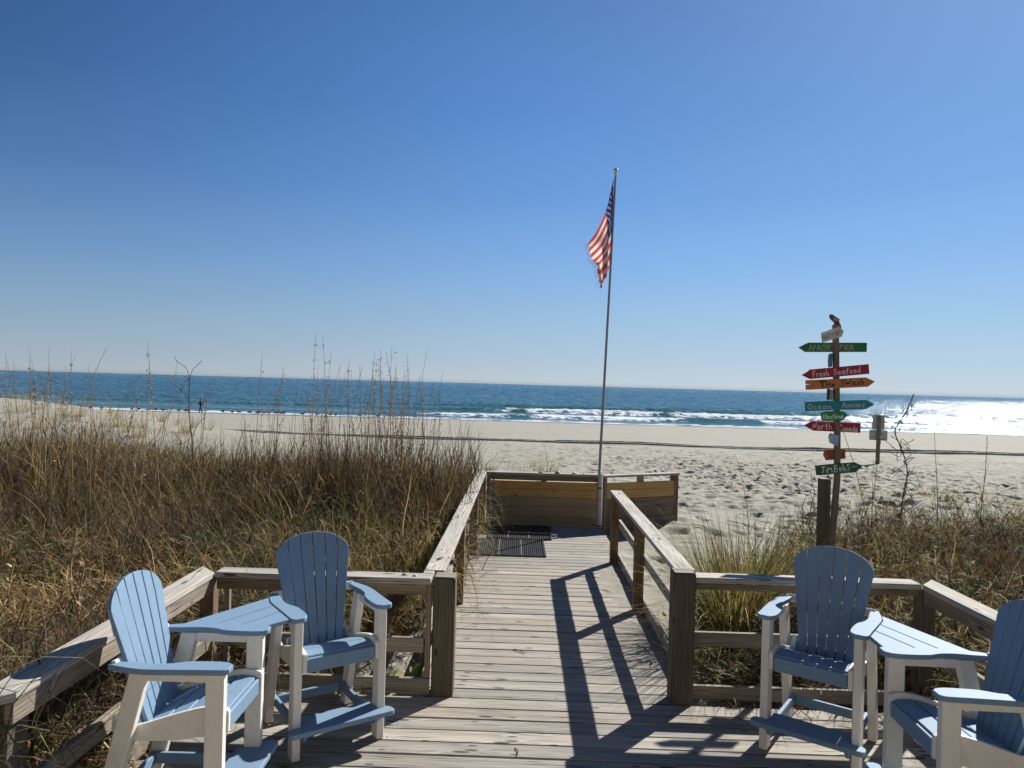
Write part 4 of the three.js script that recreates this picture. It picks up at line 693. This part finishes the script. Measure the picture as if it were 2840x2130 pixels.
// ---------------------------------------------------------------- dune vegetation
const leafMat = new THREE.MeshPhysicalMaterial({ vertexColors: true, roughness: .95, transmission: .34, thickness: 0, side: THREE.DoubleSide, specularIntensity: .5 });
const stemMat = new THREE.MeshStandardMaterial({ vertexColors: true, roughness: .9, side: THREE.DoubleSide });
function blades(list) { // list of {base, az, lean, bend, len, width, col, seg, twist}
  const P = [], C = [], I = [];
  for (const b of list) {
    const seg = b.seg || 5, dx = Math.cos(b.az), dz = Math.sin(b.az); let [x, y, z] = b.base, th = b.lean; const o = P.length / 3, ds = b.len / seg;
    for (let i = 0; i <= seg; i++) {
      const t = i / seg, w = b.width * .5 * (1 - t * t * .96), ca = Math.cos(b.az + Math.PI / 2 + b.twist * t), sa = Math.sin(b.az + Math.PI / 2 + b.twist * t);
      P.push(x - ca * w, y, z - sa * w, x + ca * w, y, z + sa * w); const k = .9 + .2 * t; for (let q = 0; q < 2; q++) C.push(b.col[0] * k, b.col[1] * k, b.col[2] * k);
      th += b.bend / seg * (.4 + 1.2 * t); const wz = b.wob ? Math.sin(t * 9 + b.az * 3) * b.wob : 0;
      x += ds * (Math.sin(th) * dx - wz * dz); z += ds * (Math.sin(th) * dz + wz * dx); y += ds * Math.cos(th);
      if (i < seg) I.push(o + i * 2, o + i * 2 + 1, o + i * 2 + 2, o + i * 2 + 1, o + i * 2 + 3, o + i * 2 + 2);
    }
  }
  const g = new THREE.BufferGeometry(); g.setAttribute('position', new THREE.Float32BufferAttribute(P, 3)); g.setAttribute('color', new THREE.Float32BufferAttribute(C, 3)); g.setIndex(I); g.computeVertexNormals(); return g;
}
function clump(seed, o) {
  const r = rng(seed), L = [];
  for (let i = 0; i < o.n; i++) {
    const a = r() * 6.2832, q = Math.sqrt(r()) * o.rad, c = o.cols[Math.floor(r() * o.cols.length)], v = .75 + r() * .5;
    L.push({ base: [Math.cos(a) * q, -.03 + (o.lift || 0) * r(), Math.sin(a) * q], az: a + (r() - .5) * (o.spin || 1.6), lean: o.lean[0] + r() * (o.lean[1] - o.lean[0]), bend: o.bend[0] + r() * (o.bend[1] - o.bend[0]), len: o.len[0] + r() * (o.len[1] - o.len[0]), width: o.width * (.6 + r() * .8), col: c.map((k) => k * v), twist: (r() - .5) * 2.4, seg: o.seg || 5, wob: o.wob || 0 });
  }
  return blades(L);
}
const TAN = [.36, .24, .095], STRAW = [.56, .41, .185], BROWN = [.18, .096, .034], RUST = [.27, .13, .036], OLIVE = [.13, .122, .030], GREEN = [.085, .11, .028], DARK = [.065, .046, .028], LIME = [.25, .27, .075];
const kinds = {
  dry: [1, 2, 3, 4].map((s) => clump(s, { n: 46, rad: .19, lean: [.1, 1.5], bend: [.6, 4.2], len: [.25, .75], width: .0058, cols: [TAN, STRAW, STRAW, TAN, BROWN, BROWN, OLIVE], wob: .25, seg: 7, lift: .42, spin: 6 })),
  curl: [5, 6, 7, 8].map((s) => clump(s, { n: 64, rad: .22, lean: [.2, 1.6], bend: [.8, 4.4], len: [.2, .6], width: .0052, cols: [BROWN, RUST, BROWN, TAN, STRAW, DARK], seg: 6, lift: .34, spin: 6, wob: .4 })),
  olive: [9, 10, 11, 12].map((s) => clump(s, { n: 46, rad: .17, lean: [.05, 1.2], bend: [.4, 3.6], len: [.3, .85], width: .006, cols: [OLIVE, GREEN, OLIVE, LIME, TAN, STRAW], seg: 7, lift: .32, spin: 4, wob: .15 })),
  twig: [13, 14, 15, 16].map((s) => clump(s, { n: 78, rad: .24, lean: [.1, 1.6], bend: [-1.2, 1.8], len: [.2, .6], width: .0075, cols: [DARK, DARK, [.04, .03, .02], BROWN, [.10, .075, .05]], lift: .45, spin: 6, wob: .45 })),
  leafy: [17, 18].map((s) => clump(s, { n: 70, rad: .22, lean: [.6, 1.9], bend: [-.5, 1], len: [.05, .12], width: .022, cols: [GREEN, OLIVE, [.10, .12, .04], BROWN], lift: .65, spin: 6, seg: 3 })),
};
function spread(name, label, category, kind, spots) { // one object, kind stuff; a few meshes of copies under it
  const g = new THREE.Group(); g.name = numbered(name); g.userData = { label, category, kind: 'stuff' }; scene.add(g);
  const v = kinds[kind], per = v.map(() => []); spots.forEach((s, i) => per[i % v.length].push(s));
  const M4 = new THREE.Matrix4(), q = new THREE.Quaternion(), e = new THREE.Euler(), col = new THREE.Color();
  per.forEach((list, k) => {
    if (!list.length) return; const im = new THREE.InstancedMesh(v[k], leafMat, list.length); im.name = 'grass_blades'; im.castShadow = im.receiveShadow = true;
    list.forEach(([x, y, z, s, turn, tint, hs], i) => { e.set(0, turn, 0); q.setFromEuler(e); M4.compose(new THREE.Vector3(x, y, z), q, new THREE.Vector3(s, s * hs, s)); im.setMatrixAt(i, M4); col.setRGB(...tint); im.setColorAt(i, col); });
    g.add(im);
  });
}
const inside = (x, z) => (x > -2.2 && x < 2.86 && z > -4.92) || (x > -.72 && x < 1.3 && z > -10.75) || (x > 1.2 && x < 2.5 && z > -11.3 && z < -10.3);
{
  const r = rng(404), S = { dry: [], curl: [], olive: [], twig: [], leafy: [] };
  let tries = 0;
  while (tries < 26000) {
    tries++;
    const z = -2.2 - Math.pow(r(), .85) * 13.3, x = -.76 - r() * (1.2 + .80 * -z);
    if (inside(x, z) || (x > -2.25 && z > -4.95)) continue;
    const far = -11.2 - 2.6 * fbm(x * .35 + 9, 4.4, 2) - .12 * Math.max(0, -x - 1.5), edge = smooth(far - 1.6, far + 1.0, z); // sand beyond
    const right = z < -10.6 ? smooth(-1.0, -2.3, x) : 1, bare = fbm(x * .9 + 31, z * .9, 3);
    let dens = .36 * edge * right * (bare > .70 ? .25 : 1);
    if (z > -5.9 && x > -1.7 && x < -.7) dens *= .10;
    if (r() > dens) continue;
    const n1 = fbm(x * .55, z * .55 + 60, 3), n2 = fbm(x * .4 + 90, z * .4, 3), nearLeft = smooth(-8.5, -4.2, z) * smooth(-1.6, -3.2, x);
    const w = { dry: .32 + .25 * smooth(.4, .6, n2), curl: .40 + .7 * nearLeft, olive: .30 * (1 - .7 * nearLeft) + .55 * smooth(-3.2, -1.2, x) + .2 * smooth(.5, .65, n1), twig: .18 + 1.3 * smooth(.49, .60, n1) * (1 - .4 * nearLeft), leafy: .03 + .10 * smooth(-7, -11, z) };
    let t = r() * (w.dry + w.curl + w.olive + w.twig + w.leafy), kind = 'dry'; for (const k of ['dry', 'curl', 'olive', 'twig', 'leafy']) { t -= w[k]; if (t <= 0) { kind = k; break; } }
    const v = .75 + r() * .5, hs = (.7 + .5 * r()) * lerp(1.12, .80, nearLeft) * (.70 + .65 * smooth(.3, .7, n2)) * lerp(1, 1.28, smooth(-4.5, -1.5, x) * smooth(-6.5, -9, z));
    S[kind].push([x, ground(x, z), z, .95 + r() * .35, r() * 6.28, [v * (1 + .12 * (r() - .5)), v, v * (1 - .15 * r())], hs]);
  }
  spread('dune_grass', 'dry tan grass covering the dune beside the boardwalk', 'grass', 'dry', S.dry); spread('dune_grass', 'curly rust-brown dead grass on the dune near the chairs', 'grass', 'curl', S.curl); spread('dune_grass', 'olive green grass on the dune along the boardwalk', 'grass', 'olive', S.olive); spread('dune_brush', 'dark tangled dead stems in the dune grass', 'brush', 'twig', S.twig); spread('dune_brush', 'low leafy ground cover among the dune grass', 'brush', 'leafy', S.leafy);
  const R = { dry: [], curl: [], olive: [], twig: [], leafy: [] };
  tries = 0;
  while (tries < 15000) {
    tries++;
    const z = -2 - r() * 9, x = 1.35 + r() * (1 + .85 * -z);
    if (inside(x, z) || (x < 3.0 && z > -5.0)) continue;
    const clear = smooth(1.7, 3.6, x + .35 * (z + 5.5)), edge = smooth(-9.6, -7.6, z + .5 * fbm(x, 3, 2) - .10 * (x - 4)); // open sand toward the boardwalk and beyond
    const near = smooth(-6.2, -5.2, z); let dens = .40 * edge * Math.max(clear, .34 * near);
    if (r() > dens) continue;
    const n1 = fbm(x * .6 + 7, z * .6, 3);
    const w = { dry: .3, curl: .35, olive: .36, twig: .18 + .8 * smooth(.50, .62, n1), leafy: .22 };
    let t = r() * (w.dry + w.curl + w.olive + w.twig + w.leafy), kind = 'dry'; for (const k of ['dry', 'curl', 'olive', 'twig', 'leafy']) { t -= w[k]; if (t <= 0) { kind = k; break; } }
    const v = .75 + r() * .5; R[kind].push([x, ground(x, z), z, .85 + r() * .35, r() * 6.28, [v * (1 + .12 * (r() - .5)), v, v * (1 - .15 * r())], (.7 + .5 * r()) * (x < 2.6 ? .6 : 1)]);
  }
  spread('dune_grass', 'mixed dry grass on the sand behind the signpost side railing', 'grass', 'dry', R.dry); spread('dune_grass', 'curly brown grass on the sand near the signpost', 'grass', 'curl', R.curl); spread('dune_grass', 'green grass blades among the brush near the signpost', 'grass', 'olive', R.olive); spread('dune_brush', 'dark tangled stems around the foot of the signpost', 'brush', 'twig', R.twig); spread('dune_brush', 'low leafy brush behind the signpost side railing', 'brush', 'leafy', R.leafy);
}
// big grass tussocks beside the signpost
function tussock(label, x, z, n, len, seed, cols) {
  const t = thing('grass_tussock', label, 'grass', [x, ground(x, z), z]);
  part(t, 'green_blades', clump(seed, { n, rad: .26, lean: [.0, .5], bend: [.2, 1.7], len, width: .0075, cols: cols[0], seg: 7 }), leafMat); part(t, 'dry_blades', clump(seed + 1, { n: Math.round(n * .6), rad: .2, lean: [.1, 1.0], bend: [.6, 2.4], len: [len[0] * .6, len[1]], width: .007, cols: cols[1], seg: 7 }), leafMat);
}
tussock('large olive green grass tussock behind the railing, between boardwalk and signpost', 1.88, -6.15, 900, [.75, 1.4], 501, [[OLIVE, GREEN, LIME, TAN], [TAN, STRAW, STRAW]]);
tussock('grass tussock half hidden behind the big one, closer to the signpost', 2.28, -6.5, 560, [.6, 1.2], 503, [[OLIVE, GREEN, TAN], [TAN, BROWN]]);
tussock('low brown-green tussock right at the foot of the signpost', 2.95, -6.35, 300, [.4, .85], 505, [[OLIVE, TAN, BROWN], [TAN, BROWN, RUST]]);
// scattered tufts on the open sand
{
  const r = rng(808), protos = [1, 2, 3, 4, 5].map((s) => clump(600 + s, { n: 20 + s * 4, rad: .10, lean: [.05, .8], bend: [.3, 1.8], len: [.3, .85], width: .008, cols: [OLIVE, TAN, LIME, TAN, STRAW], seg: 6 }));
  const put = (x, z, s, label, group) => { const m = single('grass_tuft', protos[Math.floor(r() * 5)], leafMat, label, 'grass', group); m.position.set(x, ground(x, z) - .01, z); m.rotation.y = r() * 6.28; m.scale.setScalar(s); };
  for (const [x, z, s] of [[-2.3, -14.6, 1], [-1.7, -15.6, .9], [-1.3, -17.5, .8], [-.9, -19.2, .8], [-.3, -20.5, .8], [.1, -18.6, .9], [.5, -20.4, .9], [.75, -19.6, 1.05], [1.0, -20.2, .9], [-2.6, -17.3, .9], [-3.1, -15.4, 1], [.35, -21.6, .7], [-1.9, -18.6, .7], [-3.9, -16.5, .9], [-2.9, -13.4, 1], [-2.0, -13.6, .8]]) put(x, z, s, 'sparse grass tuft on bare sand beyond the plank screen', 'grass tufts on the sand beyond the screen');
  for (let i = 0; i < 34; i++) { const z = -8.8 - r() * 5, x = 2.2 - z * (.36 + r() * .34) - 1; put(x, z, .5 + r() * .5, 'thin grass tuft on the sand behind the signpost', 'grass tufts on the sand behind the signpost'); }
  for (let i = 0; i < 70; i++) { const z = -25 - r() * 9, x = -13 - r() * 16; put(x, z, 1.0 + r() * .8, 'pale grass tuft on the far low dune', 'grass tufts on the far dune'); }
  for (const [x, z, s] of [[1.55, -7.6, .3], [1.5, -8.1, .28], [1.62, -6.9, .22], [2.1, -8.6, .25]]) put(x, z, s, 'tiny grass sprout in the sand just outside the boardwalk handrail', 'grass sprouts beside the boardwalk handrail');
}
// sea oats: tall dry stalks with ragged seed heads
{
  const r = rng(909), straw = [.30, .20, .10], dk = [.10, .07, .045];
  const proto = (seed, h, bend, heads) => {
    const q = rng(seed), g = new THREE.Group(), pts = []; for (let i = 0; i <= 8; i++) { const t = i / 8; pts.push(new THREE.Vector3(bend * t * t * h + .02 * Math.sin(t * 5 + seed), t * h, .03 * Math.sin(t * 4 + seed * 2))); }
    const curve = new THREE.CatmullRomCurve3(pts), tube = new THREE.TubeGeometry(curve, 14, .0062, 4), p = tube.attributes.position, C = new Float32Array(p.count * 3);
    for (let i = 0; i < p.count; i++) { const t = Math.floor(i / 5) / 14, c = curve.getPointAt(Math.min(1, t)), k = 1 - .68 * t; p.setXYZ(i, c.x + (p.getX(i) - c.x) * k, p.getY(i), c.z + (p.getZ(i) - c.z) * k); const v = .8 + .4 * q(); C.set(straw.map((s) => s * v), i * 3); }
    tube.setAttribute('color', new THREE.BufferAttribute(C, 3)); part(g, 'stem', tube, stemMat);
    const L = []; for (let i = 0; i < 5; i++) { const t = .02 + q() * .45, c = curve.getPointAt(t), a = q() * 6.28; L.push({ base: [c.x, c.y, c.z], az: a, lean: .15 + q() * .3, bend: .6 + q() * 1.6, len: .3 + q() * .5, width: .007, col: q() < .5 ? TAN : OLIVE, twist: 1, seg: 6 }); } part(g, 'leaf_blades', blades(L), leafMat).userData.kind = 'stuff';
    if (heads) { const H = []; for (let i = 0; i < heads; i++) { const t = .60 + .36 * Math.sqrt(q()), c = curve.getPointAt(t), a = q() * 6.28; H.push({ base: [c.x, c.y, c.z], az: a, lean: .7 + q() * .6, bend: 1.4 + q() * 1.2, len: .03 + q() * .04, width: .014 + q() * .010, col: q() < .6 ? dk : [.34, .25, .14], twist: 1, seg: 3 }); } part(g, 'seed_head', blades(H), stemMat).userData.kind = 'stuff'; }
    return g;
  };
  const P = []; for (let i = 0; i < 9; i++) P.push(proto(40 + i, 1.75 + i * .11, -.16 + .04 * ((i * 4) % 9), [10, 0, 16, 6, 0, 22, 8, 0, 14][i]));
  let OATS = ['', ''];
  const put = (x, z, k, s, turn, lean) => { const g = P[k].clone(); g.name = numbered('sea_oats_stalk'); g.userData = { label: OATS[0], category: 'sea oats', group: OATS[1] }; g.position.set(x, ground(x, z) - .02, z); g.rotation.set(lean * Math.sin(turn * 3), turn, lean); g.scale.set(1, s, 1); scene.add(g); };
  OATS = ['dry sea oats stalk in the dense stand close to the boardwalk end', 'sea oats close to the boardwalk'];
  for (let i = 0; i < 95; i++) { const z = -8.6 - r() * 3.6, u = 1.06 + r() * .9 + (r() < .3 ? r() * 1.2 : 0); put(-u - (-z - 8) * .12, z, Math.floor(r() * 9), .84 + r() * .26, r() * 6.28, .05 + (r() - .42) * .26); }
  OATS = ['dry sea oats stalk scattered over the middle of the grassy dune', 'sea oats scattered over the dune'];
  for (let i = 0; i < 70; i++) { const z = -6.6 - r() * 5.5, x = -2 - r() * (-z * .72 - 2); put(x, z, Math.floor(r() * 9), .78 + r() * .28, r() * 6.28, .07 + (r() - .4) * .34); }
  OATS = ['tall leaning sea oats stalk at the picture edge, before the far dune', 'leaning sea oats at the picture edge'];
  for (let i = 0; i < 22; i++) { const z = -6.8 - r() * 2.5, x = z * (.66 + .08 * r()); put(x, z, 4 + Math.floor(r() * 5), .92 + r() * .16, r() * 6.28, .06 + r() * .22); }
  const lone = (label, x, z, k, s, turn, lean) => { put(x, z, k, s, turn, lean); const g = scene.children[scene.children.length - 1]; g.userData = { label, category: 'sea oats' }; };
  lone('single dry stalk standing on the sand just past the plank screen', .72, -19.2, 7, .42, 1, .05); lone('lone dry stalk in front of the open sand, left of the signpost', 2.72, -8.4, 4, .62, 2, -.02); lone('thin leaning stalk just behind the signpost', 4.1, -8.2, 6, .95, 3, -.16); lone('thin upright stalk on the sand, farther from the signpost than the vine-wrapped weed', 5.15, -8.9, 1, .95, 1.2, 0); lone('thin stalk on the sand nearest the picture edge', 5.9, -9.2, 5, .86, 4, -.04); lone('thin straight stalk in front of the beach notice', 4.0, -8.1, 3, .90, 2, 0);
}
// dead weed wrapped in a dried vine
{
  const X = 4.35, Z = -8.2, t = thing('dried_weed', 'dark dried weed wrapped in a withered vine beside the beach notice', 'plant', [X, ground(X, Z), Z]), q = rng(71), col = (g, c) => { const C = new Float32Array(g.attributes.position.count * 3); for (let i = 0; i < C.length; i += 3) C.set(c, i); g.setAttribute('color', new THREE.BufferAttribute(C, 3)); return g; };
  const main = new THREE.CatmullRomCurve3([[-.05, 0, 0], [-.02, .5, .02], [.04, .9, 0], [.06, 1.15, .02], [0, 1.4, 0], [-.08, 1.6, 0], [.02, 1.8, .02], [.12, 2.02, 0]].map((p) => new THREE.Vector3(...p)));
  part(t, 'stem', col(new THREE.TubeGeometry(main, 40, .007, 5), [.09, .06, .04]), stemMat);
  const tw = []; for (let i = 0; i < 26; i++) { const s = main.getPointAt(.35 + q() * .4), e = () => (q() - .5) * .22; tw.push(new THREE.TubeGeometry(new THREE.CatmullRomCurve3([s, s.clone().add(new THREE.Vector3(e(), e(), e())), s.clone().add(new THREE.Vector3(e() * 1.6, e() * 1.6, e() * 1.6))]), 8, .0035, 4)); }
  part(t, 'vine', col(mergeGeometries(tw), [.075, .05, .035]), stemMat);
  const L = []; for (let i = 0; i < 70; i++) { const s = main.getPointAt(.3 + q() * .7); L.push({ base: [s.x + (q() - .5) * .10, s.y + (q() - .5) * .05, s.z + (q() - .5) * .10], az: q() * 6.28, lean: 1 + q() * 1.4, bend: q(), len: .02 + q() * .05, width: .02, col: DARK, twist: 1, seg: 3 }); } part(t, 'withered_leaves', blades(L), stemMat).userData.kind = 'stuff';
}
// bare forked stem and a patch of podded stems in the dune grass
{
  const q = rng(33), col = (g, c) => { const C = new Float32Array(g.attributes.position.count * 3); for (let i = 0; i < C.length; i += 3) C.set(c, i); g.setAttribute('color', new THREE.BufferAttribute(C, 3)); return g; };
  const tube = (pts, r) => new THREE.TubeGeometry(new THREE.CatmullRomCurve3(pts.map((p) => new THREE.Vector3(...p))), 16, r, 5);
  const X = -4.22, Z = -9, t = thing('bare_shrub', 'bare dark shrub stem with forked twigs at its top, above the dune grass', 'shrub', [X, ground(X, Z), Z]), c = [.10, .07, .05];
  part(t, 'stem', col(tube([[.05, 0, 0], [0, .6, .02], [.03, 1.2, 0], [-.02, 1.7, .02], [-.04, 2.15, 0]], .0065), c), stemMat);
  for (const b of [[[-.04, 2.1, 0], [-.08, 2.28, .01], [-.20, 2.36, 0], [-.24, 2.42, 0]], [[-.04, 2.12, 0], [0, 2.26, 0], [.08, 2.34, .01], [.11, 2.38, 0]], [[0, 1.8, 0], [-.12, 1.98, 0], [-.28, 2.10, .02]], [[.01, 1.4, 0], [.12, 1.6, .02], [.18, 1.66, 0]], [[.02, 1.2, 0], [-.14, 1.34, -.02], [-.2, 1.44, 0]]]) part(t, 'twig', col(tube(b, .0034), c), stemMat);
  for (const [x, z, k] of [[-3.35, -5.3, 0], [-3.1, -5.0, 1], [-3.75, -5.2, 2]]) {
    const w = thing('podded_stem', ['tan dried stem with papery pods, tallest of the three by the corner railing', 'tan dried stem with pods nearest the corner railing', 'tan dried stem with pods at the outer side of the three'][k], 'plant', [x, ground(x, z), z]), h = [1.05, .85, .8][k], L = [];
    part(w, 'stem', col(tube([[0, 0, 0], [.02, h * .4, .02], [-.02, h * .7, 0], [.03, h, .02]], .0065), [.36, .25, .13]), stemMat);
    for (let i = 0; i < 11; i++) L.push({ base: [.02 * (q() - .5), h * (.45 + .55 * q()), .02 * (q() - .5)], az: q() * 6.28, lean: .3 + q() * .5, bend: .6, len: .05 + q() * .03, width: .03, col: [.50, .36, .21], twist: 1.5, seg: 4 });
    part(w, 'pods', blades(L), leafMat).userData.kind = 'stuff';
  }
  // round-leaved beach vines
  const vine = (label, x, z, n, s, seed) => {
    const r = rng(seed), v = thing('beach_vine', label, 'vine', [x, ground(x, z), z]), path = [[0, .02, 0]]; for (let i = 1; i < 5; i++) path.push([path[i - 1][0] + (r() - .5) * .3 * s, .03 + r() * .05, path[i - 1][2] + (r() - .5) * .3 * s]);
    part(v, 'runner', col(tube(path, .004), [.16, .13, .06]), stemMat);
    const cv = new THREE.CatmullRomCurve3(path.map((p) => new THREE.Vector3(...p)));
    for (let i = 0; i < n; i++) { const g = new THREE.CircleGeometry((s > 1.2 ? .024 : .042 * s) * (.7 + r() * .6), 10), p = g.attributes.position; for (let k = 0; k < p.count; k++) p.setZ(k, .25 * Math.abs(p.getX(k))); g.computeVertexNormals(); const c0 = cv.getPoint(r()); part(v, 'leaf', col(g, r() < .3 ? [.28, .26, .05] : [.10, .16, .035]), leafMat, [c0.x + (r() - .5) * .1, .04 + r() * .10, c0.z + (r() - .5) * .1], [-1.1 + (r() - .5) * 1.2, r() * 6, 0]); }
  };
  vine('round-leaved green vine on the sand under the railing, next to the entrance post', -.86, -5.15, 6, 1, 1); vine('round-leaved vine on the sand behind the chair by the tall grass', -1.25, -5.0, 4, .9, 2); vine('small yellow-green vine on the sand past the plank screen, nearest the handrail', -1.6, -15, 8, 1.6, 3); vine('yellow-green vine among grass tufts on the sand behind the screen shells', .55, -19.4, 12, 2, 4); vine('low leafy vine on open sand behind the signpost', 7.4, -12.4, 34, 3.2, 5); vine('tiny vine sprout at the foot of the boardwalk handrail post', -.56, -8.35, 3, .6, 6); vine('yellow-green vine at the sandy edge of the dune grass', -5.4, -15.6, 10, 1.8, 7);
}
// thin drifts of sand blown onto the boards
for (const [label, cx, cz, rx, rz, h] of [['thin drift of sand on the boardwalk along the handrail foot', 1.12, -7.75, .20, .75, .016], ['sand gathered on the boards in the corner by the mats', -.52, -9.9, .14, .8, .018]]) {
  const n = 44, P = [], U = [], C = [], I = [];
  for (let j = 0; j <= n; j++) for (let i = 0; i <= n; i++) { const u = i / n * 2 - 1, v = j / n * 2 - 1, x = cx + u * rx * 1.3, z = cz + v * rz * 1.3, e = Math.exp(-(u * u + v * v) * 2.2); P.push(Math.min(1.17, Math.max(-.6, x)), h * (e * 1.5 * fbm(x * 9, z * 9, 4) - .26), z); U.push(x, z); C.push(.33, .318, .28); if (i < n && j < n) { const k = j * (n + 1) + i; I.push(k, k + n + 1, k + 1, k + 1, k + n + 1, k + n + 2); } }
  const g = new THREE.BufferGeometry(); g.setAttribute('position', new THREE.Float32BufferAttribute(P, 3)); g.setAttribute('uv', new THREE.Float32BufferAttribute(U, 2)); g.setAttribute('color', new THREE.Float32BufferAttribute(C, 3)); g.setIndex(I); g.computeVertexNormals();
  single('sand_drift', g, sandMat, label, 'sand', null, 'stuff');
}
// small driftwood twig and fallen bits on the boards
{
  const m = new THREE.MeshStandardMaterial({ color: new THREE.Color(.06, .042, .03), roughness: .9 });
  const twig = (label, x, z, pts) => { const g = new THREE.TubeGeometry(new THREE.CatmullRomCurve3(pts.map((p) => new THREE.Vector3(...p))), 12, .003, 5), o = single('twig', g, m, label, 'twig'); o.position.set(x, .0045, z); };
  twig('thin forked twig lying in the sun on the boardwalk', .02, -5.55, [[-.04, 0, -.02], [0, .003, 0], [.05, 0, .06]]); twig('short curled twig on the deck boards between the chair pairs', .02, -4.02, [[-.01, 0, -.04], [.008, .004, 0], [.0, 0, .05]]);
}

scene.traverse((o) => { if (o.isMesh) { o.castShadow = true; o.receiveShadow = true; } });
renderer.render(scene, camera);
